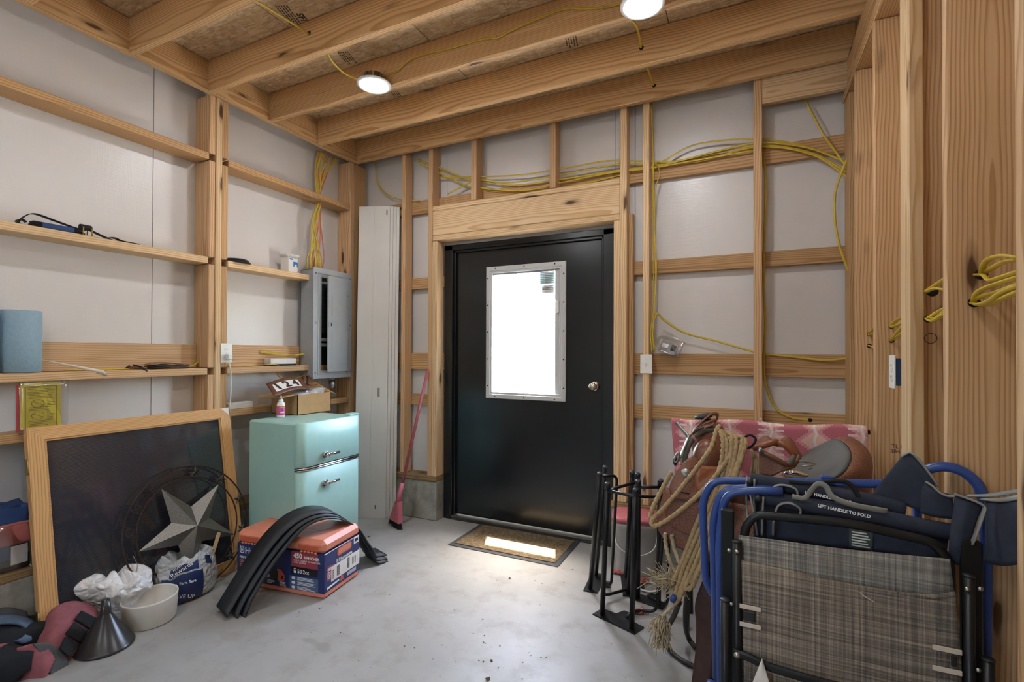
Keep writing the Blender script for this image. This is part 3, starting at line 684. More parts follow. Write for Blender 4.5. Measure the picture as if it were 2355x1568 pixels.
b.fin(b.ramp(wv.outputs['Fac'], [(0, '2a2a2f'), (1, '38383f')]), .045, 0, 1.0)
MB().box(fw - .004, W_ - fw + .004, fw - .004, H_ - fw + .004, -.022, -.014).build('mesh_panel', 'screen_mesh', t)
m = MB()
for (xa, xb, ya, yb) in ((fw, W_ - fw, fw, fw + .009), (fw, W_ - fw, H_ - fw - .009, H_ - fw), (fw, fw + .009, fw, H_ - fw), (W_ - fw - .009, W_ - fw, fw, H_ - fw)): m.box(xa, xb, ya, yb, -.013, -.003, .002)
m.build('bead', 'screen_wood', t)
for y in (.13, .78):
    h = MB().box(-.003, .0, y - .035, y + .035, -.03, -.004).build('hinge', 'brass', t); MB().tube([(-.003, y - .035, -.002), (-.003, y + .035, -.002)], .004, 8).build('hinge_pin', 'brass', h)
MB().prism([(W_ - .004, H_ - .004), (W_ - .05, H_ - .004), (W_ - .004, H_ - .05)], .0015).build('corner_plate', 'milky_plastic', t)
# ------------------------------------------------------------------ things on the floor at left
plain('rust', '3a2a22', .7, .4, var=.35, vs=60, bump=.2); t_ = NT('hammered'); v = t_.co(); vo = t_.n('TexVoronoi'); vo.inputs['Scale'].default_value = 420; t_.L(v, vo.inputs['Vector'])
t_.fin(t_.ramp(vo.outputs['Distance'], [(.1, '2a2826'), (.5, '8d8983')]), .4, .7); t_.bump(vo.outputs['Distance'], .5, .001)
plain('hammered_dark', '4a453f', .45, .75, var=.3, vs=300, bump=.4, bs=400)
# metal star wall art
RA = R(14)
Mstar = frame((-2.715, 1.655, .332), (0, 1, 0), (-math.sin(RA), 0, math.cos(RA)))
t = thing('metal_star', 'round metal star wall art with a welcome ring leaning on the screen', 'wall art'); t.matrix_world = Mstar
def circ(r, z, n=72): return [(r * math.cos(2 * math.pi * i / n), r * math.sin(2 * math.pi * i / n), z) for i in range(n)]
MB().tube(circ(.322, 0), .0042, 8, closed=True).build('outer_ring', 'rust', t); MB().tube(circ(.262, 0), .004, 8, closed=True).build('inner_ring', 'rust', t)
def star(m_list, R0, r0, hz, rot, parent, names=('star_point',), M=None):
    for k in range(5):
        a = rot + k * 2 * math.pi / 5; tip = (R0 * math.cos(a), R0 * math.sin(a), 0)
        i1 = (r0 * math.cos(a - math.pi / 5), r0 * math.sin(a - math.pi / 5), 0); i2 = (r0 * math.cos(a + math.pi / 5), r0 * math.sin(a + math.pi / 5), 0); c = (0, 0, hz)
        m = MB(); m.add([c, i1, tip, i2, (0, 0, -.002)], [(0, 1, 2), (0, 2, 3), (4, 2, 1), (4, 3, 2)], False, M); m.build(names[0], m_list, parent)
star('hammered', .262, .105, .06, R(117), t)
for k, s in enumerate('WELCOME'):
    a = R(256 - k * 22); r = .274
    mt = Matrix.Translation((r * math.cos(a), r * math.sin(a), -.003)) @ Matrix.Rotation(a - math.pi / 2, 4, 'Z') @ Matrix.Translation((0, -.002, 0))
    text(s, .06, 'rust', t, mt, .003, 'letter', 'CENTER')
for k, a in enumerate((78, 47, 14, -20, -50, -76)):
    Mk = Matrix.Translation((.292 * math.cos(R(a)), .292 * math.sin(R(a)), .006)); m = MB()
    for q in range(5):
        b = R(a) + q * 2 * math.pi / 5; r1, r2 = .032, .0125
        m.add([(0, 0, .01), (r2 * math.cos(b - .628), r2 * math.sin(b - .628), 0), (r1 * math.cos(b), r1 * math.sin(b), 0), (r2 * math.cos(b + .628), r2 * math.sin(b + .628), 0), (0, 0, -.002)], [(0, 1, 2), (0, 2, 3), (4, 2, 1), (4, 3, 2)], False, Mk)
    m.build('small_star', 'hammered_dark', t)
MB().tube(spline([(-.285, -.05, .004), (-.275, -.1, .01), (-.285, -.145, .006)], 6), .0012, 6).build('hanging_wire', 'steel', t)
# white bowl
t = thing('white_bowl', 'white plastic bowl on the floor in front of the bags', 'bowl', (-2.562, 1.378, 0), (R(2), 0, 0))
MB().lathe([(.0, .003), (.098, .002), (.103, .008), (.113, .112), (.1135, .12), (.110, .1215), (.107, .116), (.097, .014), (.0, .012)], 48, caps=False).build('bowl_wall', plain('bowl_white', 'd8d3c8', .3, var=.05), t)
MB().lathe([(.092, 0), (.096, 0), (.096, .003), (.092, .003)], 40, caps=False).build('foot_ring', 'bowl_white', t)
# black funnel, mouth down
t = thing('black_funnel', 'black plastic funnel standing mouth down on the floor', 'funnel', (-2.508, 1.17, 0))
MB().lathe([(.1, 0), (.104, .004), (.104, .010), (.098, .014), (.026, .135), (.021, .145)], 44, caps=False).build('cone', plain('funnel_black', '2a2826', .28, var=.3, vs=12), t)
MB().lathe([(.021, .145), (.0205, .15), (.0145, .205), (.0105, .205), (.016, .145)], 24, caps=False).build('spout', 'funnel_black', t)
# plastic shopping bags
def crumple(name, label, cx, cy, rx, ry, prof, seed, mat, amp=.03, nu=72, nv=30, rot=0, fold=.012):
    t = thing(name, label, 'plastic bag', (cx, cy, 0)); L = len(prof) - 1
    def fn(u, v):
        a = 2 * math.pi * u; k = v * L; i = min(int(k), L - 1); f = k - i
        r = prof[i][0] * (1 - f) + prof[i + 1][0] * f; z = prof[i][1] * (1 - f) + prof[i + 1][1] * f
        ca, sa = math.cos(a), math.sin(a); up = min(1, v * 2.2)
        d = 1 + up * (amp * 10 * nz(ca * 1.3 + seed, sa * 1.3, v * 2.2, 1) + amp * 6 * abs(nz(ca * 2.3 + seed, sa * 2.3, v * 6, 1)))
        zz = z + up * (fold * 3.2 * nz(ca * 2.2, sa * 2.2 + seed, v, 1.2) + fold * 1.2 * nz(ca * 2.6, sa * 2.6 + seed, v * 5, 1.4))
        x, y = rx * r * d * ca, ry * r * d * sa
        cr, sr = math.cos(rot), math.sin(rot)
        return (x * cr - y * sr, x * sr + y * cr, max(.002, zz))
    m = MB(); m.grid(fn, nu, nv, closed_u=True, smooth=True); m.build('bag_film', mat, t); return t, fn
t_ = NT('bag_white'); v = t_.co(); t_.fin(t_.ramp(t_.noise(v, 9, 3), [(.3, 'd3d1cd'), (.7, 'e8e6e3')]), .3); t_.b.inputs['Subsurface Weight'].default_value = .0; vo = t_.n('TexVoronoi', feature='DISTANCE_TO_EDGE'); vo.inputs['Scale'].default_value = 26; wp = t_.n('VectorMath', operation='ADD'); wn_ = t_.n('TexNoise'); wn_.inputs['Scale'].default_value = 9; t_.L(v, wn_.inputs['Vector']); ws = t_.n('VectorMath', operation='SCALE'); ws.inputs['Scale'].default_value = .12; t_.L(wn_.outputs['Color'], ws.inputs[0]); t_.L(v, wp.inputs[0]); t_.L(ws.outputs[0], wp.inputs[1]); t_.L(wp.outputs[0], vo.inputs['Vector']); t_.bump(t_.math('ADD', vo.outputs['Distance'], t_.math('MULTIPLY', t_.noise(v, 30, 3), .3)), .9, .02)
t_ = NT('bag_grey'); v = t_.co(); t_.fin(t_.ramp(t_.noise(v, 9, 3), [(.3, 'a5a6a6'), (.7, 'c2c3c3')]), .32); vo = t_.n('TexVoronoi', feature='DISTANCE_TO_EDGE'); vo.inputs['Scale'].default_value = 26; wp = t_.n('VectorMath', operation='ADD'); wn_ = t_.n('TexNoise'); wn_.inputs['Scale'].default_value = 9; t_.L(v, wn_.inputs['Vector']); ws = t_.n('VectorMath', operation='SCALE'); ws.inputs['Scale'].default_value = .12; t_.L(wn_.outputs['Color'], ws.inputs[0]); t_.L(v, wp.inputs[0]); t_.L(ws.outputs[0], wp.inputs[1]); t_.L(wp.outputs[0], vo.inputs['Vector']); t_.bump(t_.math('ADD', vo.outputs['Distance'], t_.math('MULTIPLY', t_.noise(v, 30, 3), .3)), .9, .02)
plain('bag_print_navy', '1d2a55', .45)
wb_, _ = crumple('white_bag', 'crumpled white plastic bag behind the funnel', -2.742, 1.305, .15, .115, [(.5, .0), (.62, .03), (.7, .08), (.92, .12), (1.05, .15), (.98, .19), (.75, .215), (.4, .225), (.15, .19), (.05, .17)], 3.1, 'bag_white', .035, rot=R(25), fold=.012)
m = MB(); m.box(-.03, .1, -.11, -.085, .0, .085, .01); o = m.build('printed_side', plain('pack_black', '1a1c1b', .4), wb_); 
m = MB()
for k in range(4): m.prism([(0, 0), (.012, 0), (.03, .06), (.018, .06)], .001, M=frame((.0 + k * .022, -.1105, .015), (1, 0, 0), (0, 0, 1)))
m.build('print', 'lettering_white', wb_); MB().prism([(0, 0), (.05, .01), (.055, .035), (.01, .025)], .001, M=frame((.035, -.1115, .01), (1, 0, 0), (0, 0, 1))).build('print', plain('pack_green', '2f8a44', .4), wb_)
gb, gf = crumple('grey_bag', 'grey shopping bag printed in navy with a paint stick inside', -2.67, 1.605, .112, .145, [(.8, .0), (.98, .015), (1.02, .07), (.98, .13), (.93, .17), (.86, .205), (.75, .225), (.6, .2), (.4, .16), (.2, .15)], 7.7, 'bag_grey', .018, rot=R(0), fold=.010)
# navy print laid on the bag's own surface
def on_bag(fn, u0, u1, v0, v1, off=.0022):
    def g(u, v):
        uu, vv = (u0 + (u1 - u0) * u) % 1.0, v0 + (v1 - v0) * v
        e = 1e-3; p = Vector(fn(uu, vv)); n = (Vector(fn((uu + e) % 1, vv)) - p).cross(Vector(fn(uu, vv + e)) - p).normalized(); return p + n * off
    return g
MB().grid(on_bag(gf, .80, 1.02, .08, .38), 16, 10, thick=.0).build('print_panel', 'bag_print_navy', gb); MB().grid(on_bag(gf, .845, 1.0, .40, .52), 14, 6, thick=.0).build('print_panel', 'bag_print_navy', gb); MB().grid(on_bag(gf, .045, .085, .42, .55), 6, 6, thick=.0).build('print_panel', 'bag_print_navy', gb)
def bag_text(s, size, u, v, ang=0, parent=gb, fn=gf, mat='lettering_white'):
    g = on_bag(fn, u, u + .02, v, v + .02, .0075); p = g(0, 0); px = g(1, 0); pv = g(0, 1)
    return text(s, size, mat, parent, frame(p, px - p, pv - p), .0004, 'lettering')
bag_text("mylowe's", .022, .87, .475); bag_text('Rewards', .03, .862, .41); bag_text('Learn. Earn. Save', .019, .845, .29); bag_text('SAVE UP', .026, .865, .175)
t = thing('paint_stick', 'wooden paint stirring stick standing in the grey bag', 'stick', (-2.63, 1.70, .12))
MB().prism(rrect(.02, .23, .009), .004, M=frame((-2.625, 1.715, .175), (0, .93, -.36), (-.05, .36, .93))).build('stick', 'pine_pale', t, world=True)
# protective horse boots in a heap
plain('boot_pink', '8a4f55', .9, var=.2, bump=.35, bs=220); plain('boot_black', '15161a', .95, var=.3, bump=.4, bs=260); plain('boot_blue', '536479', .85, var=.2, bump=.3, bs=220); plain('boot_grey', '4b4d4d', .9, var=.25, bump=.4, bs=200)
def pad(name, pts, mat, parent, thick=.012, amp=.003, seed=1):
    rows = [spline(r, 6) for r in pts]; n = len(rows[0]); cols = [spline([r[i] for r in rows], 6) for i in range(n)]; k = len(cols[0])
    def fn(u, v):
        p = Vector(cols[int(round(u * (n - 1)))][int(round(v * (k - 1)))]); return p + Vector((nz(p.x * 14 + seed, p.y * 14, p.z * 14), nz(p.x * 14, p.y * 14 + seed, p.z * 14), nz(p.x * 14, p.y * 14, p.z * 14 + seed))) * amp
    return MB().grid(fn, n, k, thick=thick).build(name, mat, parent, world=True)
def boot(label, loc): return thing('horse_boot', label, 'horse boot', loc, group='heap of padded horse boots')
# plum boot leaning like a tombstone, three hook straps down its right side
t = boot('plum and black horse boot with three hook straps leaning by the funnel', (-2.7, 1.15, 0))
pad('shell', [[(-2.7, 1.046, 0.103), (-2.705, 1.073, 0.16), (-2.7, 1.136, 0.162), (-2.68, 1.198, 0.114), (-2.66, 1.206, 0.062)], [(-2.66, 1.014, 0.083), (-2.62, 1.04, 0.108), (-2.6, 1.068, 0.094), (-2.59, 1.109, 0.061), (-2.6, 1.132, 0.032)], [(-2.63, 0.988, 0.057), (-2.57, 0.997, 0.062), (-2.54, 1.013, 0.039), (-2.53, 1.033, 0.005), (-2.545, 1.058, -0.024)]], 'boot_pink', t, .012)
pad('lining', [[(-2.712, 1.045, 0.101), (-2.715, 1.142, 0.16), (-2.68, 1.222, 0.05)], [(-2.68, 1.013, 0.073), (-2.63, 1.08, 0.075), (-2.62, 1.15, 0.01)], [(-2.65, 0.986, 0.038), (-2.57, 1.025, 0.011), (-2.56, 1.075, -0.05)]], 'boot_black', t, .012)
for q in ([[(-2.643, 1.139, 0.137), (-2.623, 1.186, 0.087)], [(-2.613, 1.103, 0.124), (-2.593, 1.152, 0.061)]], [[(-2.598, 1.094, 0.119), (-2.578, 1.134, 0.066)], [(-2.563, 1.05, 0.102), (-2.548, 1.097, 0.045)]], [[(-2.553, 1.046, 0.092), (-2.538, 1.087, 0.046)], [(-2.513, 1.012, 0.075), (-2.493, 1.039, 0.03)]]): pad('strap', q, 'boot_black', t, .006, .001)
# slate blue boot bent into a loop
t = boot('slate blue horse boot bent open into a loop at the left edge', (-2.82, 1.0, 0))
pad('shell', [[(-2.84, 0.919, 0.172), (-2.82, 0.966, 0.158), (-2.78, 1.007, 0.133), (-2.72, 1.025, 0.099), (-2.68, 1.005, 0.078), (-2.66, 0.945, 0.093)], [(-2.8, 0.907, 0.148), (-2.78, 0.952, 0.138), (-2.74, 0.972, 0.13), (-2.7, 0.976, 0.116), (-2.67, 0.955, 0.11), (-2.65, 0.921, 0.119)]], 'boot_blue', t, .01)
pillow(MB(), -2.86, -2.66, .86, 1.10, .0, .13, 5, n=12, pw=.6, amp=.02).build('lining', 'boot_black', t, world=True)
pad('strap', [[(-2.86, 0.932, 0.19), (-2.85, 0.976, 0.179), (-2.83, 1.025, 0.142)], [(-2.83, 0.922, 0.169), (-2.82, 0.966, 0.154), (-2.8, 1.023, 0.105)]], 'boot_grey', t, .008)
# worn grey and plum boot nearest the funnel
t = boot('worn grey strapped plum horse boot lying nearest the viewer', (-2.52, .98, 0))
pad('shell', [[(-2.6, 0.917, 0.11), (-2.58, 0.956, 0.105), (-2.55, 0.985, 0.079), (-2.52, 0.997, 0.032)], [(-2.58, 0.923, 0.057), (-2.55, 0.945, 0.053), (-2.52, 0.964, 0.03), (-2.5, 0.97, 0.001)], [(-2.55, 0.914, -0.03), (-2.53, 0.939, -0.048), (-2.5, 0.96, -0.053), (-2.48, 0.976, -0.022)]], 'boot_pink', t, .02)
pad('strap', [[(-2.565, 0.951, 0.114), (-2.55, 0.985, 0.104), (-2.53, 1.023, 0.057), (-2.51, 1.039, 0.011)], [(-2.545, 0.96, 0.084), (-2.53, 0.979, 0.06), (-2.51, 1.004, 0.022), (-2.495, 1.033, -0.026)], [(-2.53, 0.965, 0.056), (-2.52, 0.973, 0.029), (-2.5, 0.976, 0.001), (-2.48, 0.976, -0.014)]], 'boot_grey', t, .01)
pad('strap', [[(-2.585, 0.912, 0.103), (-2.56, 0.942, 0.086)], [(-2.57, 0.914, 0.031), (-2.54, 0.942, 0.024)]], 'boot_grey', t, .008); pad('edge_tab', [[(-2.56, 1.031, 0.029), (-2.56, 1.06, 0.026)], [(-2.55, 1.034, 0.017), (-2.55, 1.054, 0.006)]], 'boot_pink', t, .006)
t = boot('black horse boot with a pink tongue in the bottom left corner', (-2.66, .88, 0))
pillow(MB(), -2.70, -2.52, .80, .95, .0, .11, 9, n=12, pw=.55, amp=.02).build('shell', 'boot_black', t, world=True)
pad('tongue', [[(-2.68, 0.875, 0.115), (-2.67, 0.916, 0.099), (-2.65, 0.943, 0.072)], [(-2.65, 0.865, 0.096), (-2.64, 0.906, 0.078), (-2.62, 0.93, 0.056)]], 'boot_pink', t, .01)
# ------------------------------------------------------------------ fridge and what stands on it
t = thing('retro_fridge', 'mint green two-door retro mini fridge', 'fridge', (-2.515, 2.25, 0))
MB().box(-2.74, -2.345, 2.012, 2.488, .03, .862, .008).build('cabinet', 'mint', t, world=True)
def fdoor(z0, z1):
    # plan outline with rounded front corners, extruded upward
    pts = [(-2.338, 2.008)]
    for k in range(7):
        a = R(-90 + 15 * k); pts.append((-2.338 + .045 * math.cos(a) + .003, 2.052 + .045 * math.sin(a)))
    for k in range(7):
        a = R(15 * k); pts.append((-2.338 + .045 * math.cos(a) + .003, 2.448 + .045 * math.sin(a)))
    pts.append((-2.338, 2.493))
    m = MB(); n = len(pts)
    for (inz, z, sh) in ((0, z0, .004), (0, z0 + .004, 0), (0, z1 - .004, 0), (0, z1, .004)):
        m.v += [(x - sh if x > -2.33 else x, y + (sh if y < 2.1 else -sh if y > 2.4 else 0), z) for x, y in pts]
    for r in range(3):
        for i in range(n): m.f.append((r * n + i, r * n + (i + 1) % n, (r + 1) * n + (i + 1) % n, (r + 1) * n + i)); m.sm.append(r == 1 and i != n - 1)
    m.f.append(tuple(range(n))[::-1]); m.sm.append(False); m.f.append(tuple(range(3 * n, 4 * n))); m.sm.append(False)
    return m
for z0, z1, zh in ((.035, .588, .494), (.612, .868, .663)):
    d = fdoor(z0, z1).build('fridge_door', 'mint', t, world=True)
    h = MB(); h.prism(rrect(.044, .034, .012), .012, M=frame((-2.290, 2.18, zh), (0, 1, 0), (0, 0, 1))); h.lathe([(.013, 0), (.013, .02), (.009, .024)], 14, M=frame((-2.278, 2.185, zh), (0, 1, 0), (0, 0, 1))); hb = h.build('handle_base', 'chrome', d, world=True)
    MB().tube([(-2.262, 2.18, zh), (-2.252, 2.215, zh + .002), (-2.256, 2.265, zh + .004)], 1, 10, flat=(.009, .006), up=(0, 0, 1)).build('handle_lever', 'chrome', d, world=True)
for z in (.594, .605):
    m = MB(); m.tube([(-2.338, 2.006, z), (-2.30, 2.02, z), (-2.291, 2.05, z), (-2.291, 2.45, z), (-2.30, 2.48, z), (-2.338, 2.494, z)], .0042, 8); m.build('chrome_strip', 'chrome', t, world=True)
MB().box(-2.338, -2.3, 2.02, 2.48, .590, .610).build('door_gap', 'dark_hole', t, world=True)
MB().box(-2.36, -2.30, 2.40, 2.485, .868, .88, .006).build('hinge_cap', 'mint', t, world=True)
for x in (-2.7, -2.38):
    for y in (2.05, 2.45): MB().lathe([(.02, 0), (.02, .032)], 12, M=Matrix.Translation((x, y, 0))).build('foot', 'rubber', t, world=True)
# cardboard box
t = thing('cardboard_box', 'open brown cardboard box on top of the fridge', 'box', (-2.765, 2.425, .8635))
x0, x1, y0, y1, z0, z1 = -2.888, -2.643, 2.287, 2.571, .8635, .997
m = MB(); m.box(x0, x1, y0, y0 + .004, z0, z1); m.box(x0, x1, y1 - .004, y1, z0, z1); m.box(x1 - .004, x1, y0, y1, z0, z1); m.box(x0, x0 + .004, y0, y1, z0, z1); m.box(x0, x1, y0, y1, z0, z0 + .004); m.build('box_wall', 'cardboard', t, world=True)
def flap(a, b, c, d): MB().grid(lambda u, v: (Vector(a) * (1 - u) + Vector(b) * u) * (1 - v) + (Vector(d) * (1 - u) + Vector(c) * u) * v, 2, 2, thick=.004, smooth=False).build('flap', 'cardboard', t, world=True)
flap((x0, y0, z1), (x1, y0, z1), (x1 - .01, y0 - .125, z1 - .012), (x0 + .01, y0 - .125, z1 - .012)); flap((x1, y1, z1), (x0, y1, z1), (x0 + .01, y1 + .05, z1 + .07), (x1 - .03, y1 + .07, z1 - .02)); flap((x0, y1, z1), (x0, y0, z1), (x0 - .005, y0 + .02, z1 + .085), (x0 - .005, y1 - .02, z1 + .085))
MB().box(x1 - .0001, x1 + .0006, y0 + .01, y1 - .01, .93, .9306).build('crease', 'cardboard_in', t, world=True)
tt = thing('packing_film', 'crumpled clear packing film inside the cardboard box', 'packing', (-2.75, 2.47, .95))
pillow(MB(), -2.85, -2.67, 2.40, 2.555, .90, 1.02, 11, amp=.05).build('film', plain('film_grey', 'b9b7b2', .2, var=.2, bump=.6, bs=30), tt, world=True)
tt = thing('paper_slip', 'pale folded paper slip in the cardboard box', 'paper', (-2.70, 2.33, .99))
MB().grid(lambda u, v: (-2.83 + .17 * u, 2.31 + .1 * v, .985 + .012 * v + .012 * math.sin(3 * u)), 6, 4, thick=.002).build('slip', plain('paper_blue', 'bcc6cf', .6), tt, world=True)
# leather house number plaque
t = thing('number_plaque', 'brown leather plaque numbered 124 resting on the box flap', 'plaque', (-2.74, 2.3, 1.0))
def pq(u, v, o=0): # u along its length (towards the right), v up
    return (-2.66 - .105 * v - .03 * u + o * .6, 2.13 + .30 * u + .02 * v - o * .3, 1.0 + .075 * v + .028 * math.sin(math.pi * u * .8) + .006 * u + o)
MB().grid(lambda u, v: pq(u, v, 0), 14, 6, thick=.006).build('leather', 'leather_brown', t, world=True)
MB().grid(lambda u, v: pq(.1 + .72 * u, .22 + .55 * v, .0012), 12, 5, thick=0).build('number_panel', 'paper', t, world=True)
for i, s in enumerate('124'):
    a = Vector(pq(.15 + .235 * i, .3, .003)); b = Vector(pq(.33 + .235 * i, .3, .003)); c = Vector(pq(.15 + .235 * i, .8, .003)); text(s, .078, 'ink', t, frame(a - t.location, b - a, c - a), .0006, 'numeral', bold=.003, sx=1.25)
m = MB(); m.ribbon(spline([(-2.78, 2.40, 1.04), (-2.79, 2.45, 1.055), (-2.795, 2.475, 1.1), (-2.79, 2.49, 1.11), (-2.785, 2.50, 1.09), (-2.78, 2.485, 1.05), (-2.775, 2.53, 1.04), (-2.77, 2.56, 1.045)], 6), .03, .004, (1, 0, .2)); m.build('strap', 'leather_brown', t, world=True)
# glue bottle
t = thing('glue_bottle', 'small white squeeze bottle with pink label on the fridge', 'bottle', (-2.664, 2.178, .8635))
MB().lathe([(.0, 0), (.022, 0), (.0245, .003), (.0245, .082), (.021, .091), (.013, .096)], 28, caps=False).build('bottle_body', 'white_plastic', t)
MB().lathe([(.0145, .095), (.0145, .108), (.0115, .113), (.006, .117), (.0025, .137), (.0, .138)], 20, caps=False).build('nozzle_cap', 'white_plastic', t)
MB().grid(lambda u, v: (.0249 * math.cos(R(-110 + 160 * u)), .0249 * math.sin(R(-110 + 160 * u)), .016 + .056 * v), 20, 2).build('label', plain('label_pink', 'd24f82', .4), t)
m = MB()
for (ua, ub, za, zb) in ((.35, .78, .062, .068),): m.grid(lambda u, v: (.0251 * math.cos(R(-110 + 160 * (ua + (ub - ua) * u))), .0251 * math.sin(R(-110 + 160 * (ua + (ub - ua) * u))), za + (zb - za) * v), 8, 2)
m.build('label_band', plain('label_orange', 'e09a3c', .4), t)
m = MB(); m.grid(lambda u, v: (.0251 * math.cos(R(-38 + 34 * u)), .0251 * math.sin(R(-38 + 34 * u)), .042 + .015 * v), 8, 2); m.build('label_picture', 'carton_blue', t)
m = MB()
for i in range(5): m.grid(lambda u, v, i=i: (.0251 * math.cos(R(-55 + 14 * i + 9 * u)), .0251 * math.sin(R(-55 + 14 * i + 9 * u)), .029 + .008 * v), 3, 2)
m.build('label_text', 'lettering_white', t)

# ------------------------------------------------------------------ chainsaw carrying case, boxed in its printed sleeve
CR = R(8.2)
t = thing('chainsaw_case', 'orange chainsaw case in a navy printed sleeve on the floor', 'case', (-1.968, 1.876, 0), (0, 0, CR))   # origin at the near right corner; local x -> left is negative
CW, CD, CH = .568, .305, .30
plain('sleeve_navy', '1f2f66', .38, var=.1, vs=6); plain('sleeve_light', '4d6286', .4, var=.1); plain('sleeve_red', '9c3d45', .4); plain('sleeve_black', '141417', .35); plain('orange_dark', 'c9603f', .45, var=.1)
MB().box(-CW, 0, 0, CD, .0, .05, .012).build('base_tray', 'orange_plastic', t)
MB().box(-CW - .001, .001, -.001, CD + .001, .028, .232, .003).build('sleeve', 'sleeve_navy', t)
def rlid(x0, x1, y0, y1, z0, z1, b): return MB().box(x0, x1, y0, y1, z0, z1, b)
lid = rlid(-CW - .004, .004, -.006, CD + .006, .228, CH, .022).build('lid', 'orange_plastic', t)
for x in (-CW + .02, -.16): MB().box(x, x + .13, -.0075, 0, .242, .274, .004).build('lid_pad', 'orange_dark', lid)
for x in (-CW + .03, -.15):
    for k in range(5): MB().ball((x + .012 + k * .022, -.004, .236), .010, 8, 6, sc=(1, .7, .6)).build('lid_tear', 'orange_plastic', lid)
MB().box(-.33, -.12, .12, .124, CH, CH + .001).build('lid_seam', 'orange_dark', lid)
FM = lambda x, z: frame((x, -.0022, z), (1, 0, 0), (0, 0, 1)); SM = lambda y, z: frame((.0022, y, z), (0, 1, 0), (0, 0, 1))
def fpanel(x0, x1, z0, z1, mat, nm='print_panel', e=.0004): return MB().box(x0, x1, -.0012 - e, -.0005, z0, z1).build(nm, mat, t)
def spanel(y0, y1, z0, z1, mat, nm='print_panel', e=.0004): return MB().box(.0005, .0012 + e, y0, y1, z0, z1).build(nm, mat, t)
fpanel(-.215, -.035, .03, .10, 'sleeve_light'); fpanel(-.205, -.038, .15, .229, 'sleeve_red'); fpanel(-.205, -.038, .112, .149, 'sleeve_black')
text('450', .036, 'lettering_white', t, FM(-.19, .196), .0002, bold=.0012); text('RANCHER', .021, 'lettering_white', t, FM(-.125, .196), .0002, bold=.0006)
text('SCIE À CHAÎNE 450 RANCHER', .0125, 'lettering_white', t, FM(-.19, .180), .0002); text('AVEC COFFRE', .0125, 'lettering_white', t, FM(-.19, .169), .0002)
text('50.2cc', .028, 'lettering_white', t, FM(-.165, .118), .0002, bold=.0006)
m = MB(); m.prism(rrect(.016, .026, .003), .0004, M=FM(-.18, .130)); m.build('fuel_icon', 'lettering_white', t); MB().prism(rrect(.010, .010, .001), .0006, M=FM(-.18, .134)).build('fuel_icon', 'sleeve_black', t)
def maker(M, s, nm='maker_mark'):
    m = MB(); out = rrect(s * .9, s, s * .32, 5); n = len(out); inn = [(x * .72, y * .76) for x, y in out]
    vs = [(x, y, 0) for x, y in out] + [(x, y, 0) for x, y in inn]; m.add(vs, [(i, (i + 1) % n, n + (i + 1) % n, n + i) for i in range(n)], False, M)
    for x in (-.3, 0, .3): m.prism([(x * s - s * .07, s * .47), (x * s + s * .07, s * .47), (x * s * 1.25 + s * .05, s * .72), (x * s * 1.25 - s * .05, s * .72)], .0002, M)
    for x in (-.16, .16): m.box(x * s - s * .05, x * s + s * .05, -s * .26, s * .26, 0, .0003, M=M)
    m.box(-.16 * s, .16 * s, -s * .05, s * .05, 0, .0003, M=M); m.build(nm, 'lettering_white', t)
maker(FM(-CW + .035, .195), .034); text('Husqvarna', .048, 'lettering_white', t, FM(-CW + .055, .178), .0002, bold=.0008)
text('PERFORMANCE', .017, 'lettering_white', t, FM(-CW + .018, .150), .0002, bold=.0005); text('DÉMARRAGE', .02, 'orange_plastic', t, FM(-CW + .018, .127), .0002, bold=.0005); text('OPTIMAL', .02, 'orange_plastic', t, FM(-CW + .018, .107), .0002, bold=.0005)
m = MB()
for k, w in enumerate((.1, .07)): m.box(-CW + .018, -CW + .018 + w, -.0018, -.001, .09 - k * .01, .094 - k * .01)
m.build('fine_print', 'lettering_white', t)
# picture of the saw, printed small blocks of fine print, icons
m = MB(); m.prism([(0, 0), (.065, 0), (.07, .03), (.045, .06), (.02, .062), (.0, .03)], .0005, M=FM(-.315, .062)); sp_ = m.build('saw_picture', 'orange_dark', t)
m = MB(); m.prism([(-.03, .0), (.022, 0), (.024, .05), (.0, .075), (-.025, .03)], .0008, M=FM(-.315, .06)); m.prism([(.045, .01), (.055, .01), (.062, .028), (.05, .03)], .0008, M=FM(-.315, .062)); m.build('saw_picture', 'sleeve_black', t)
MB().prism([(-.16, .008), (-.03, .01), (-.03, .028), (-.16, .02)], .0006, M=FM(-.315, .062)).build('saw_picture', 'steel', t)
m = MB(); rnd = random.Random(5)
for zc in (.094, .07, .046):
    for k in range(3): m.box(-.165, -.165 + .06 + rnd.random() * .055, -.0022, -.001, zc - k * .006, zc - k * .006 + .0025)
    m.prism(rrect(.022, .014, .006), .0004, M=FM(-.19, zc - .004))
for x0_, n_ in ((-.36, 3), (-.28, 4)):
    for k in range(n_): m.box(x0_, x0_ + .03 + rnd.random() * .02, -.0022, -.001, .055 - k * .006, .0575 - k * .006)
m.build('fine_print', 'lettering_white', t)
m = MB()
for k in range(4): m.box(-.275, -.25, -.0024, -.0012, .052 - k * .007, .055 - k * .007)
m.box(-.40, -.38, -.0024, -.0012, .05, .053); m.build('red_print', 'orange_dark', t)
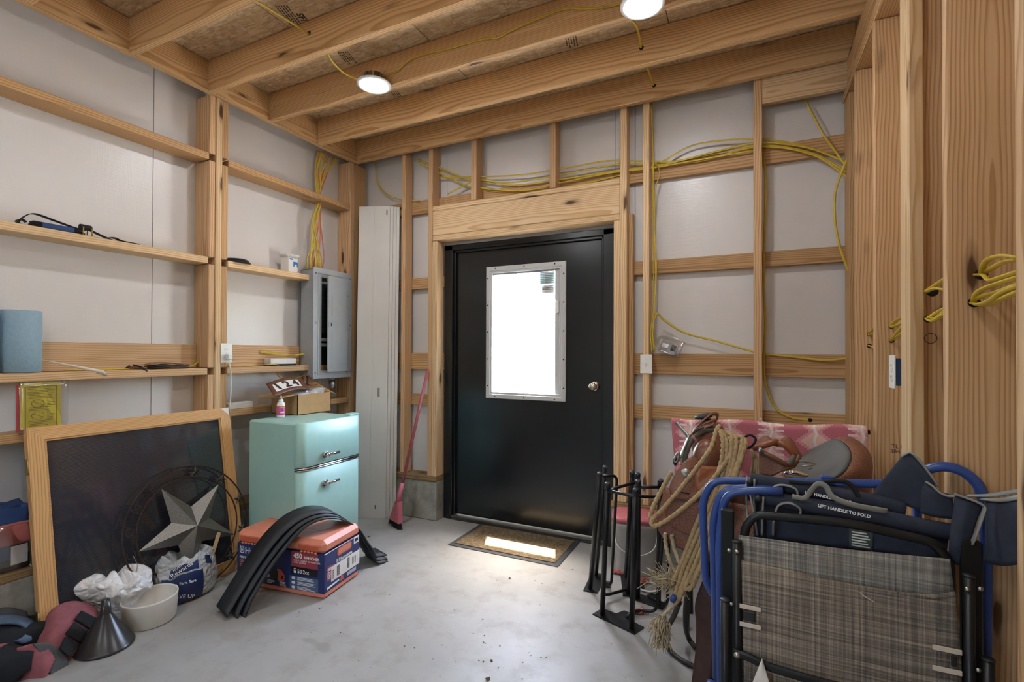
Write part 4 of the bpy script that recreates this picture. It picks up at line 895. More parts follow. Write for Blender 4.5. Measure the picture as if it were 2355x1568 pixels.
# end face: hand hole, maker, white shipping labels, red block
m = MB(); hole = rrect(.125, .042, .012); m.prism(hole, .0008, M=SM(.165, .205)); m.build('hand_hole', 'orange_dark', t); MB().prism(rrect(.108, .028, .009), .0012, M=SM(.168, .206)).build('hand_recess', 'orange_plastic', t)
maker(SM(.105, .160), .018); text('Husqvarna', .027, 'lettering_white', t, SM(.118, .153), .0002, bold=.0006)
spanel(.02, .075, .085, .158, 'sleeve_red'); text('450', .02, 'lettering_white', t, SM(.025, .136), .0002, bold=.0006)
spanel(.055, .302, .07, .148, 'paper', 'shipping_label', .0009); spanel(.25, .295, .195, .23, 'paper', 'shipping_label', .0009)
m = MB()
for (ya, yb, za, zb, n_) in ((.065, .075, .08, .13, 16), (.10, .125, .08, .135, 18), (.19, .21, .085, .142, 20)):
    for k in range(n_):
        z = za + (zb - za) * k / n_; m.box(.0018, .0026, ya, yb, z, z + (zb - za) / n_ * (.35 + .3 * ((k * 7) % 3) / 2))
for k in range(4): m.box(.0018, .0026, .235 + k * .014, .238 + k * .014, .09, .13)
m.box(.0018, .0026, .257, .288, .206, .222); m.build('bar_code', 'ink', t)
m = MB()
for k in range(5): m.box(.0018, .0026, .025, .05, .125 - k * .0075, .128 - k * .0075)
for k in range(4): m.box(.0018, .0026, .19, .27, .06 - k * .005, .062 - k * .005)
m.prism([(0, 0), (.1, .008), (.1, .016), (0, .012)], .0004, M=SM(.02, .042)); m.build('fine_print', 'lettering_white', t)
MB().prism([(0, 0), (.03, 0), (.032, .02), (.015, .03)], .0006, M=SM(.125, .042)).build('saw_picture', 'orange_dark', t)

# black rubber belting folded over the case
t = thing('rubber_belting', 'black rubber belting draped in an arch over the chainsaw case', 'rubber belting', (-2.28, 1.72, 0))
def belt(dx, dy, dz, wd, e0=0, e1=0):
    path = spline([(-2.285 + dx, 1.545 + dy + e0, .012 + dz), (-2.28 + dx, 1.60 + dy, .085 + dz * .8), (-2.262 + dx, 1.69 + dy, .205 + dz * .6), (-2.232 + dx, 1.77 + dy, .302 + dz), (-2.198 + dx, 1.845 + dy * .5, .368 + dz), (-2.165 + dx, 1.92, .396 + dz), (-2.14 + dx, 2.0, .392 + dz), (-2.13 + dx, 2.09, .352 + dz), (-2.125 + dx, 2.19, .27 + dz * .6), (-2.12 + dx, 2.255, .17), (-2.115 + dx, 2.31, .09), (-2.10 + dx, 2.37 - e1, .03 + dz * .5), (-2.085 + dx, 2.45 - e1, .01 + dz * .6)], 6)
    side = [(.97, -.2 + .02 * i / len(path), -.14) for i in range(len(path))]
    return MB().ribbon(path, wd, .006, side)
belt(0, 0, .012, .118).build('belt_layer', 'rubber', t, world=True); belt(.03, .02, -.001, .115, .012, .03).build('belt_layer', 'rubber', t, world=True); belt(.055, .035, -.012, .105, .02, .05).build('belt_layer', 'rubber', t, world=True)

# ------------------------------------------------------------------ white boards leaning in the corner
plain('board_white', 'cfcdc8', .5, var=.04, vs=3)
bd = Vector((.238, .095, 0)).normalized(); bn = Vector((-bd.y, bd.x, 0))
lbs = ['white plank leaning in the corner, front of its stack', 'white plank second in the corner stack', 'white plank third in the corner stack', 'white plank rearmost in the corner stack']
for k in range(4):
    p = Vector((-2.743, 2.905, 0)) + bn * (.016 * k) + bd * (.022 * k); up = Vector((.028, .095 - .006 * k, 2.43)) + bd * (.004 * k)
    M = frame(p, bd, up); t = thing('white_plank', lbs[k], 'plank', group='white planks leaning in the corner'); t.matrix_world = M
    m = MB(); m.box(0, .123, 0, 2.43, -.012, 0, .001); m.box(.127, .25, 0, 2.43, -.012, 0, .001); m.box(.12, .13, 0, 2.43, -.012, -.002); m.build('board', 'board_white', t)
    if k == 0:
        MB().box(.17, .19, .93, 1.0, 0, .0004).build('label_print', 'grey_webbing', t); MB().box(.22, .229, 2.36, 2.40, 0, .0004).build('label_print', 'ink_faint', t); MB().box(.165, .172, .07, .1, 0, .0004).build('label_print', 'ink_faint', t)
# ------------------------------------------------------------------ broom
plain('broom_pink', 'b0606a', .4, var=.08); plain('broom_handle', '9a4b50', .4, var=.1)
t = thing('broom', 'pink angle broom leaning on the wall left of the door', 'broom', (-2.28, 2.9, 0))
MB().tube([(-2.292, 2.92, .30), (-2.185, 3.085, 1.14)], .0115, 12).build('handle', 'broom_handle', t, world=True)
MB().tube([(-2.308, 2.897, .17), (-2.303, 2.905, .24), (-2.29, 2.923, .315)], [.022, .019, .015], 12).build('socket', 'broom_pink', t, world=True)
bx = Vector((.78, -.36, .12)).normalized()
def bh(u, v):
    ww = .075 * (1 - v) + .03 * v; c = Vector((-2.325, 2.885, .055)) * (1 - v) + Vector((-2.308, 2.897, .185)) * v
    return c, ww
m = MB(); rows = []
for v in (0, .12, .55, 1):
    c, ww = bh(0, v); th = .022 * (1 - v) + .018 * v; n2 = Vector((.36, .78, 0)).normalized(); tilt = Vector((0, 0, -.022 * (1 - v)))
    rows.append([c - bx * ww - n2 * th * .6, c - bx * ww * .6 - n2 * th, c + bx * ww * .6 - n2 * th + tilt * .5, c + bx * ww - n2 * th * .6 + tilt, c + bx * ww + n2 * th + tilt, c - bx * ww + n2 * th])
m.v = [p for r in rows for p in r]; n = 6
for r in range(3):
    for i in range(n): m.f.append((r * n + i, r * n + (i + 1) % n, (r + 1) * n + (i + 1) % n, (r + 1) * n + i)); m.sm.append(False)
m.f += [tuple(range(n))[::-1], tuple(range(3 * n, 4 * n))]; m.sm += [False, False]; m.build('broom_head', 'broom_pink', t, world=True)
m = MB(); rnd = random.Random(8)
for k in range(260):
    s = rnd.uniform(-1, 1); q = rnd.uniform(-1, 1); c = Vector((-2.325, 2.885, .05)) + bx * .072 * s + Vector((.36, .78, 0)).normalized() * .014 * q + Vector((0, 0, -.011 * (s + 1) * .5))
    e = Vector((c.x + .012 * s + rnd.uniform(-.006, .006) + .008, c.y - .006 + rnd.uniform(-.008, .008), .001 + .012 * max(0, -s) ))
    m.tube([c, (c + e) / 2 + Vector((rnd.uniform(-.003, .003), 0, 0)), e], .0011, 3, caps=False)
tag(m.build('bristles', 'webbing_black', t, world=True), kind='stuff')
# ------------------------------------------------------------------ door mat
plain('mat_rubber', '37393c', .7, var=.15); q = NT('mat_pile'); v = q.co(); q.fin(q.ramp(q.noise(v, 60, 5, .7), [(.3, '4f4130'), (.55, '7a684d'), (.75, 'a39170')]), .95); q.bump(q.noise(v, 220, 4), .9, .006)
t = thing('door_mat', 'brown door mat with grey rubber border before the black door', 'mat', (-1.405, 2.995, 0))
MB().box(-.387, .387, -.228, .228, .0005, .005, .002).build('border', 'mat_rubber', t)
MB().grid(lambda u, v: (-.352 + .704 * u, -.193 + .386 * v, .0095 + .0018 * nz(u * 60, v * 35, 0)), 90, 50).build('pile', 'mat_pile', t)
for s in (-1, 1):
    m = MB()
    for k in range(3): m.tube(spline([(s * (.3 - .03 * k), .15 - .01 * k, .0095), (s * (.2 - .02 * k), .12, .0095), (s * .27, .06 - .02 * k, .0095), (s * (.32 - .03 * k), .1, .0095)], 6), .004, 6)
    m.build('scroll_relief', 'mat_pile', t)
# ------------------------------------------------------------------ bucket
plain('bucket_white', 'c4c2bd', .4, var=.08); plain('lid_pink', 'bd676c', .4, var=.08)
t = thing('lidded_bucket', 'white bucket with a pink lid behind the black table legs', 'bucket', (-.60, 2.955, 0), (0, 0, R(12)))
def rr_lathe(rows, mat, nm):
    m = MB(); n = 28
    for (w_, h_, r_, z) in rows: 
        o = rrect(w_, h_, r_, 6); m.v += [(x, y, z) for x, y in o]
    for r in range(len(rows) - 1):
        for i in range(n): m.f.append((r * n + i, r * n + (i + 1) % n, (r + 1) * n + (i + 1) % n, (r + 1) * n + i)); m.sm.append(True)
    m.f += [tuple(range(n))[::-1], tuple((len(rows) - 1) * n + i for i in range(n))]; m.sm += [False, False]; return m.build(nm, mat, t)
rr_lathe([(.22, .19, .05, 0), (.225, .195, .05, .01), (.245, .21, .055, .27), (.262, .226, .06, .272), (.262, .226, .06, .3)], 'bucket_white', 'bucket_body')
rr_lathe([(.268, .232, .06, .296), (.27, .234, .06, .318), (.255, .22, .055, .327), (.2, .17, .05, .329)], 'lid_pink', 'lid')
MB().tube(spline([(-.125, -.03, .26), (-.1, -.118, .17), (0, -.135, .13), (.1, -.118, .17), (.125, -.03, .26)], 6), .003, 6).build('bail_handle', 'white_plastic', t)
# ------------------------------------------------------------------ black steel table legs
def table_leg(label, a, b, at, bt, rod, plate, rot=0):
    t = thing('table_leg', label, 'table leg', ((a[0] + b[0]) / 2, (a[1] + b[1]) / 2, 0), group='black steel table legs standing together')
    MB().prism(plate, .006).build('foot_plate', 'black_metal', t, world=False)
    off = t.location
    for (p, q) in ((a, at), (b, bt)):
        P_ = Vector((p[0], p[1], .006)); Q = Vector((q[0], q[1], .69)); d = (Q - P_).normalized()
        br = MB().tube([P_, Q - d * .03], .0125, 14).build('bar', 'black_metal', t, world=True); MB().tube([Q - d * .03, Q - d * .003, Q], [.0135, .0135, .011], 14).build('end_cap', 'rubber', br, world=True)
    for r in rod: MB().tube(fillet(r, .04, 7), .0075, 10).build('bent_rod', 'black_metal', t, world=True)
def plate_for(a, b, w0, w1):
    A = Vector(a); B = Vector(b); c = (A + B) / 2; d = (B - A).normalized(); n_ = Vector((-d.y, d.x)); h = (B - A).length / 2 + .035
    f = lambda s, k: tuple(d * s * h + n_ * k)
    return [f(-1, -w0), f(1, -w0), f(1, w1 * .45), f(.35, w1 * .5), f(.25, w1), f(-.25, w1), f(-.35, w1 * .5), f(-1, w1 * .45)]
table_leg('black steel table leg standing nearest the viewer', (-.639, 2.36), (-.484, 2.302), (-.572, 2.2), (-.437, 2.156), [[(-.572, 2.2, .655), (-.437, 2.165, .655), (-.33, 2.3, .63), (-.40, 2.47, .02), (-.50, 2.44, .02), (-.52, 2.36, .02)]], plate_for((-.639, 2.36), (-.484, 2.302), .03, .11))
table_leg('black steel table leg leaning nearest the door', (-.768, 2.59), (-.784, 2.754), (-.653, 2.367), (-.666, 2.514), [[(-.66, 2.44, .655), (-.60, 2.5, .655), (-.66, 2.62, .03), (-.72, 2.66, .03)]], plate_for((-.784, 2.754), (-.768, 2.59), .03, .10))
table_leg('black steel table leg in front of the bucket', (-.624, 2.814), (-.572, 2.632), (-.516, 2.464), (-.484, 2.44), [[(-.50, 2.45, .64), (-.60, 2.34, .62), (-.67, 2.49, .03), (-.60, 2.58, .03), (-.57, 2.65, .02)]], plate_for((-.624, 2.814), (-.572, 2.632), .03, .09))
table_leg('black steel table leg beside the coiled rope', (-.516, 2.603), (-.408, 2.577), (-.456, 2.309), (-.365, 2.362), [[(-.456, 2.32, .655), (-.365, 2.362, .655)], [(-.365, 2.37, .6), (-.33, 2.42, .6), (-.36, 2.55, .02), (-.46, 2.6, .02)]], plate_for((-.516, 2.603), (-.408, 2.577), .03, .09))
# ------------------------------------------------------------------ leather, blanket, tweed
q = NT('tooled'); v = q.co(rnd=2)
vo = q.n('TexVoronoi', feature='DISTANCE_TO_EDGE'); vo.inputs['Scale'].default_value = 150; q.L(v, vo.inputs['Vector'])
q.fin(q.mix(q.ramp(vo.outputs['Distance'], [(.02, (.6, .6, .6, 1)), (.14, (0, 0, 0, 1))]), q.ramp(q.noise(v, 9, 4), [(.3, '784b36'), (.7, '966149')]), '3c2116'), .5); q.bump(vo.outputs['Distance'], .5, .002)
plain('leather_smooth', '744632', .36, var=.3, vs=9, bump=.12, bs=90); plain('leather_rust', '8a4f2c', .38, var=.2, vs=12, bump=.1); plain('leather_dark', '45281e', .5, var=.3, bump=.15); plain('rawhide', '5a554a', .6, var=.3, vs=40)
plain('seat_suede', '5f5e58', .55, var=.25, vs=10, bump=.15); plain('rope_tan', 'a98f68', .9, var=.2, vs=80, bump=.4, bs=300); plain('rope_pale', 'b9a88a', .95, var=.2, bump=.5, bs=300); plain('cinch', 'ad9876', .95, var=.15, bump=.5, bs=300)
q = NT('blanket'); tc = q.n('TexCoord'); sp = q.n('SeparateXYZ'); q.L(tc.outputs['Object'], sp.inputs[0]); X_, Z_ = sp.outputs[0], sp.outputs[2]
def tri(x, p): return q.math('ABSOLUTE', q.math('SUBTRACT', q.math('FRACT', q.math('DIVIDE', x, p)), .5))
zq = q.math('MULTIPLY', q.math('FLOOR', q.math('MULTIPLY', Z_, 125.0)), 1 / 125.0)
step = tri(zq, .085); u = tri(q.math('ADD', X_, 3.0), .168)
m1 = q.math('GREATER_THAN', q.math('ADD', u, q.math('MULTIPLY', step, -.62)), .06)
m2 = q.math('GREATER_THAN', q.math('ADD', u, q.math('MULTIPLY', step, -.62)), .17)
wob = q.math('MULTIPLY', q.math('SUBTRACT', tri(zq, .06), .25), .02)
ln = q.math('LESS_THAN', tri(q.math('ADD', q.math('ADD', X_, 3.084), wob), .168), .028)
ln2 = q.math('LESS_THAN', q.math('ABSOLUTE', q.math('SUBTRACT', tri(q.math('ADD', X_, 3.0), .336), .40)), .05); bars = q.math('MULTIPLY', ln2, q.math('GREATER_THAN', tri(Z_, .026), .3))
c = q.mix(m1, 'bf6f7b', 'dd9a9e'); c = q.mix(m2, c, 'e9c3ba'); c = q.mix(bars, c, 'ecdcda'); c = q.mix(ln, c, 'f0e4e3'); c = q.mix(q.math('MULTIPLY', q.noise(tc.outputs['Object'], 260, 3), .22), c, 'a85a66')
q.fin(c, .95); q.bump(q.noise(tc.outputs['Object'], 320, 3), .6, .003)
def tweed(name, cols, dk):
  global q, tc
  q = NT(name); tc = q.n('TexCoord')
  def band(sx, sy, sz, d=4):
    mp = q.n('Mapping'); mp.inputs['Scale'].default_value = (sx, sy, sz); q.L(tc.outputs['Object'], mp.inputs['Vector']); return q.noise(mp.outputs[0], 1.0, d, .7)
  bb = q.math('MULTIPLY', q.math('ADD', band(150, 5, 2.0), band(2.0, 5, 150)), .5)
  wx = q.n('TexWave', bands_direction='X'); wx.inputs['Scale'].default_value = 150; wz = q.n('TexWave', bands_direction='Z'); wz.inputs['Scale'].default_value = 150; q.L(tc.outputs['Object'], wx.inputs['Vector']); q.L(tc.outputs['Object'], wz.inputs['Vector'])
  wv = q.math('MULTIPLY', wx.outputs['Fac'], wz.outputs['Fac'])
  c = q.ramp(bb, list(zip((.36, .46, .54, .62), cols))); c = q.mix(q.math('MULTIPLY', wv, .35), c, dk); q.fin(c, .9); q.bump(wv, .6, .002)
tweed('tweed', ('4a4b50', '7d7a75', 'a39e95', 'cfcbc0'), '5c5954'); tweed('tweed_taupe', ('4a4541', '776d63', '9a8e80', 'bfb2a0'), '584f46')

def patch(pts, nu=10, nv=8, amp=.0, seed=0, s=8):
    """smooth cloth patch through a grid of control points (rows x cols)"""
    rows = [spline(r, 6) for r in pts]; n = len(rows[0]); cols = [spline([r[i] for r in rows], 6) for i in range(n)]
    def fn(u, v):
        i = min(int(round(u * (n - 1))), n - 1); j = min(int(round(v * (len(cols[0]) - 1))), len(cols[0]) - 1); p = Vector(cols[i][j])
        return p + Vector((nz(p.x * s + seed, p.y * s, p.z * s), 1.5 * nz(p.x * s, p.y * s + seed, p.z * s), nz(p.x * s, p.y * s, p.z * s + seed))) * amp
    return fn, n, len(cols[0])
def cloth(name, pts, mat, parent, thick=.004, amp=.004, seed=1):
    fn, nu, nv = patch(pts, amp=amp, seed=seed); return MB().grid(fn, nu, nv, thick=thick).build(name, mat, parent, world=True)
def bind(name, pts, wd, mat, parent, side=(0, -1, 0), th=.003): return MB().tube(spline(pts, 6), 1, 8, flat=(wd / 2, th), up=side).build(name, mat, parent, world=True)

# ------------------------------------------------------------------ saddle blanket on its rack
t = thing('saddle_blanket', 'pink patterned saddle blanket hung behind the saddle', 'blanket', (.07, 2.5, .6))
def bl(u, v):
    x = -.322 + .775 * u + .008 * math.sin(9 * v); s = v * .82; zt = .955 + .012 * u - .006 * math.sin(12 * u); sag = .004 * math.sin(14 * u + 5 * v)
    if s < .40: return (x, 2.462 - .015 * (1 - s / .4) + sag, zt - .40 + s)
    if s < .42: a = (s - .40) / .02 * math.pi; return (x, 2.482 - .02 * math.cos(a), zt + .012 * math.sin(a))
    return (x, 2.505 + sag, zt - (s - .42))
MB().grid(bl, 48, 70, thick=.008).build('blanket_cloth', 'blanket', t, world=True)
MB().tube(spline([(.05, 2.475, .968), (.053, 2.47, .985), (.058, 2.475, .985), (.06, 2.478, .968)], 5), .0022, 6).build('hang_loop', 'blanket', t, world=True)
t = thing('blanket_rack', 'dark metal rack carrying the pink saddle blanket', 'rack', (.07, 2.485, 0))
MB().tube([(-.33, 2.485, .945), (.458, 2.485, .952)], .010, 10).build('rail', 'black_metal', t, world=True)
for x in (-.25, .40):
    for y in (2.40, 2.57): MB().tube([(x, 2.485, .94), (x, y, .002)], .009, 8).build('leg', 'black_metal', t, world=True)

# ------------------------------------------------------------------ saddle stand and western saddle (pommel to the left)
t = thing('saddle_stand', 'black tube stand under the brown western saddle', 'stand', (.1, 2.22, 0))
for x, x2 in ((-.16, -.12), (.3, .33)):
    for y in (2.05, 2.39): MB().tube([(x, 2.22, .70), (x2, y, .0)], .013, 10).build('leg', 'black_metal', t, world=True)
MB().tube([(-.2, 2.22, .70), (.36, 2.22, .70)], .02, 12).build('top_rail', 'black_metal', t, world=True)
for y in (2.08, 2.36): MB().tube([(-.125, y, .12), (.325, y, .12)], .009, 8).build('stretcher', 'black_metal', t, world=True)
t = thing('western_saddle', 'tooled brown western saddle with grey suede seat on a stand', 'saddle', (.1, 2.22, .7))
SY = 2.235
EDG = [(0.245, 2.08, 0.808), (0.312, 2.1, 0.852), (0.344, 2.16, 0.894), (0.344, 2.24, 0.923), (0.322, 2.33, 0.93), (0.279, 2.41, 0.888)]
cloth('seat', [[(0.117, 2.07, 0.799), (0.137, 2.12, 0.805), (0.155, 2.18, 0.81), (0.169, 2.25, 0.813), (0.179, 2.33, 0.815), (0.176, 2.4, 0.8)], [(0.197, 2.07, 0.805), (0.242, 2.11, 0.826), (0.269, 2.18, 0.846), (0.272, 2.25, 0.868), (0.258, 2.33, 0.879), (0.228, 2.4, 0.853)], EDG], 'seat_suede', t, .012, .001)
OUT = [(0.28, 2.1, 0.795), (0.361, 2.13, 0.829), (0.401, 2.19, 0.873), (0.405, 2.27, 0.904), (0.38, 2.36, 0.921), (0.336, 2.43, 0.886)]
MID = [tuple(Vector(a_) * .5 + Vector(b_) * .5 + Vector((.0, -.008, .012))) for a_, b_ in zip(EDG, OUT)]
DWN = [tuple(Vector(p) + Vector((.0, .02, -.085))) for p in OUT]
cloth('cantle', [EDG, MID, OUT, DWN], 'tooled', t, .01, 0)
MB().tube(spline(EDG, 6), .005, 8).build('cantle_binding', 'leather_dark', t, world=True); MB().tube(spline(MID, 6), .003, 8).build('cantle_binding', 'leather_rust', t, world=True); MB().tube(spline(OUT, 6), .006, 8).build('cantle_roll', 'leather_smooth', t, world=True)
for k in (0, 1):
    sg = -1 if k == 0 else 1
    # rear jockey and skirt panels on each side of the tree
    cloth('skirt', [[(-.30, SY + sg * .16, .735), (-.1, SY + sg * .19, .72), (.15, SY + sg * .19, .71), (.40, SY + sg * .17, .73), (.43, SY + sg * .15, .74)], [(-.325, SY + sg * .20, .60), (-.1, SY + sg * .24, .58), (.15, SY + sg * .24, .58), (.40, SY + sg * .21, .60), (.44, SY + sg * .18, .62)], [(-.29, SY + sg * .215, .535), (-.1, SY + sg * .25, .50), (.15, SY + sg * .25, .52), (.38, SY + sg * .22, .54), (.41, SY + sg * .19, .57)]], 'tooled', t, .009, .002, k)
# near front panels as seen: jockey over skirt
cloth('front_jockey', [[(-0.25, 2.03, 0.816), (-0.203, 2.06, 0.866), (-0.151, 2.09, 0.838)], [(-0.273, 2, 0.756), (-0.211, 2.01, 0.786), (-0.119, 2.04, 0.773)], [(-0.264, 1.985, 0.714), (-0.193, 1.985, 0.72), (-0.102, 2, 0.744)]], 'tooled', t, .007, .001)
cloth('lower_jockey', [[(-0.274, 2, 0.73), (-0.194, 2, 0.732), (-0.095, 2.02, 0.756)], [(-0.29, 1.995, 0.662), (-0.193, 1.99, 0.652), (-0.087, 2, 0.681)], [(-0.265, 1.99, 0.605), (-0.185, 1.985, 0.586), (-0.086, 1.99, 0.612)]], 'tooled', t, .007, .002, 4)
cloth('fender', [[(-0.181, 2.03, 0.844), (-0.089, 2.05, 0.841)], [(-0.177, 1.985, 0.763), (-0.084, 2, 0.779)], [(-0.138, 1.975, 0.713), (-0.074, 1.985, 0.727)]], 'leather_rust', t, .006, .001, 2)
MB().lathe([(.0, .006), (.010, .005), (.016, .002), (.017, 0)], 16, M=frame((-0.213, 1.985, 0.821), (1, 0, 0), (0, .4, 1))).build('concho', 'steel', t, world=True)
MB().box(-.018, .018, -.002, .002, 0, .002, M=frame((-0.217, 1.975, 0.747), (1, 0, -.1), (0, .1, 1))).build('slot', 'dark_hole', t, world=True)
# fork with swells, gullet binding, horn
def fork(u, v):
    a = 2 * math.pi * u; b = math.pi * v; px, pz = math.cos(b), math.sin(b)
    w_ = math.cos(b); x = -.150 + .062 * math.cos(a) * (.55 + .45 * pz) ; 
    yy = SY - w_ * .155; z = .735 + .20 * pz ** .8 + .045 * math.sin(a) - .015 * math.cos(2 * b)
    return (x, yy + .012 * math.sin(a), z)
MB().grid(fork, 24, 20, closed_u=True).build('fork', 'leather_smooth', t, world=True)
MB().ball((-.146, 2.115, .835), .1, 18, 14, sc=(.62, .62, 1.0)).build('swell', 'leather_smooth', t, world=True); MB().ball((-.146, 2.355, .835), .1, 18, 14, sc=(.62, .62, 1.0)).build('swell', 'leather_smooth', t, world=True)
MB().tube(spline([(-0.232, 2.08, 0.825), (-0.223, 2.09, 0.879), (-0.202, 2.11, 0.93), (-0.171, 2.14, 0.956), (-0.127, 2.18, 0.964), (-0.105, 2.22, 0.953)], 8), .011, 10).build('gullet_binding', 'rawhide', t, world=True)
MB().tube(spline([(-0.24, 2.085, 0.826), (-0.233, 2.095, 0.881), (-0.213, 2.12, 0.935), (-0.18, 2.15, 0.965), (-0.128, 2.19, 0.975)], 8), .005, 8).build('gullet_lining', 'leather_dark', t, world=True)
MB().tube([(-.14, 2.235, .90), (-.15, 2.235, .95), (-.158, 2.235, 1.0)], [.024, .018, .02], 14).build('horn_neck', 'leather_dark', t, world=True)
MB().lathe([(.0, .014), (.03, .012), (.038, .004), (.036, -.004), (.02, -.008), (.0, -.008)], 24, M=Matrix.Translation((-.168, 2.235, 1.008)) @ Matrix.Rotation(R(-12), 4, 'Y')).build('horn_cap', 'rubber', t, world=True)
# stirrup turned up onto the seat
bx_ = lambda pts, r, mat, nm: MB().tube(spline(pts, 6), r, 10).build(nm, mat, t, world=True)
bx_([(0.02, 2.06, 0.923), (0.052, 2.05, 0.937), (0.095, 2.06, 0.952), (0.101, 2.07, 0.941)], .012, 'leather_rust', 'stirrup_leather'); bx_([(0.104, 2.06, 0.95), (0.124, 2.05, 0.943), (0.146, 2.05, 0.92), (0.155, 2.06, 0.903)], .012, 'leather_rust', 'stirrup_leather')
cloth('stirrup_side', [[(0.028, 2.09, 0.927), (0.058, 2.12, 0.959), (0.093, 2.1, 0.942)], [(0.034, 2.07, 0.919), (0.063, 2.07, 0.938), (0.096, 2.07, 0.938)]], 'tooled', t, .006, 0); cloth('stirrup_side', [[(0.114, 2.1, 0.954), (0.141, 2.12, 0.959), (0.178, 2.1, 0.898)], [(0.109, 2.06, 0.947), (0.133, 2.06, 0.933), (0.165, 2.06, 0.896)]], 'tooled', t, .006, 0)
cloth('stirrup_bowl', [[(0.037, 2.03, 0.92), (0.073, 2.03, 0.911), (0.126, 2.03, 0.878)], [(0.037, 2.02, 0.876), (0.079, 2.02, 0.875), (0.125, 2.02, 0.874)], [(0.038, 2.01, 0.839), (0.075, 2.01, 0.836), (0.093, 2.01, 0.848)]], 'tooled', t, .008, .002, 7)
bx_([(0.04, 2.02, 0.922), (0.079, 2.01, 0.906), (0.124, 2.01, 0.885), (0.156, 2.03, 0.89), (0.168, 2.05, 0.91)], .0085, 'leather_smooth', 'stirrup_rim'); bx_([(0.072, 2.01, 0.836), (0.113, 2.01, 0.862), (0.148, 2.02, 0.876), (0.162, 2.03, 0.897)], .006, 'leather_smooth', 'stirrup_rim')
bx_([(0.129, 2, 0.888), (0.14, 2, 0.898), (0.149, 2.01, 0.915)], .009, 'rawhide', 'keeper_strap')
MB().ball((0.042, 2, 0.926), .011, 12, 8, sc=(1, .5, 1)).build('stud_button', 'steel', t, world=True)
# hanging fender strap and latigo towards the floor
cloth('hanging_strap', [[(-0.149, 1.98, 0.434), (-0.098, 1.97, 0.441)], [(-0.177, 1.98, 0.339), (-0.115, 1.97, 0.365)], [(-0.174, 1.98, 0.25), (-0.112, 1.97, 0.27)], [(-0.179, 1.97, 0.124), (-0.115, 1.96, 0.131)], [(-0.193, 1.96, -0.004), (-0.141, 1.95, -0.014)]], 'leather_dark', t, .006, .003, 3)
cloth('cinch_strap', [[(-0.097, 2.06, 0.796), (-0.006, 2.06, 0.814)], [(-0.096, 2.04, 0.701), (0.001, 2.04, 0.731)], [(-0.088, 2.03, 0.574), (-0.011, 2.03, 0.57)]], 'leather_smooth', t, .006, .002, 5)
for k in range(5): bx_([(0.012, 2.05, 0.918), (.018 + .006 * k, 2.045, .87), (.012 + .0085 * k, 2.04, .83), (.012 + .0085 * k, 2.035, .77)], .0048, 'cinch', 'cinch_cord')
bx_([(-0.025, 2, 0.93), (-0.016, 2, 0.962), (0.007, 2, 0.98), (0.027, 2, 0.966), (0.01, 2, 0.936), (-0.019, 2, 0.93)], .0045, 'webbing_black', 'tie_string')
# headstall with curb bit laid over the saddle
t = thing('bridle', 'brown bridle headstall hung over the saddle horn', 'bridle', (-.17, 2.2, .95))
def rib(pts, wd, mat, nm, side, th=.004): MB().ribbon(spline(pts, 6), wd, th, side).build(nm, mat, t, world=True)
rib([(-0.209, 2.12, 0.946), (-0.183, 2.13, 0.985), (-0.154, 2.14, 1.017), (-0.129, 2.16, 1.034), (-0.111, 2.18, 1.028), (-0.11, 2.2, 1.009), (-0.122, 2.18, 0.99), (-0.159, 2.16, 0.97)], .022, 'leather_smooth', 'crown_strap', (.3, 1, .5))
rib([(-0.189, 2.12, 0.974), (-0.154, 2.13, 0.998), (-0.126, 2.15, 1.007), (-0.114, 2.17, 1.002)], .018, 'tooled', 'cheek_strap', (.3, 1, .4))
rib([(-0.265, 2.12, 0.992), (-0.242, 2.11, 0.966), (-0.22, 2.1, 0.944), (-0.224, 2.09, 0.923), (-0.242, 2.07, 0.873), (-0.249, 2.06, 0.851)], .016, 'steel', 'curb_strap', (.6, -.5, .6))
rib([(-0.202, 2.08, 0.945), (-0.19, 2.075, 0.94), (-0.182, 2.08, 0.93)], .012, plain('tie_pink', 'b9757a', .7), 'pink_tie', (0, -.3, 1))
MB().tube(spline([(-0.255, 2.05, 0.875), (-0.248, 2.05, 0.884), (-0.245, 2.05, 0.871), (-0.255, 2.05, 0.846), (-0.263, 2.05, 0.852)], 5, closed=True), .004, 8, closed=True).build('buckle', 'steel', t, world=True)
MB().ball((-0.261, 2.06, 0.847), .016, 10, 8, sc=(.6, .6, 1.2)).build('bit_end', 'rubber', t, world=True)
t = thing('curb_bit', 'chrome curb bit lying on the saddle seat', 'bit', (0.153, 2, 0.853))
for pts in ([(0.114, 1.97, 0.856), (0.131, 1.97, 0.868), (0.164, 1.97, 0.867), (0.187, 1.97, 0.856), (0.177, 1.97, 0.846), (0.131, 1.97, 0.844)],): MB().tube(spline(pts, 6, closed=True), .005, 8, closed=True).build('ring', 'chrome', t, world=True)
MB().tube([(0.122, 1.965, 0.864), (0.144, 1.96, 0.867), (0.183, 1.96, 0.862)], [.008, .010, .004], 10).build('cheek', 'chrome', t, world=True)
for dy in (0, 11): MB().tube(spline([(0.164, 2, 0.9), (0.186, 2, 0.901), (0.209, 2, 0.897), (0.203, 2, 0.891), (0.18, 2, 0.89)], 6), .0035, 8).build('shank', 'steel', t, world=True) if dy == 0 else MB().tube(spline([(0.172, 1.99, 0.885), (0.189, 1.99, 0.888), (0.202, 1.99, 0.883), (0.189, 1.99, 0.878)], 6), .003, 8).build('shank', 'steel', t, world=True)
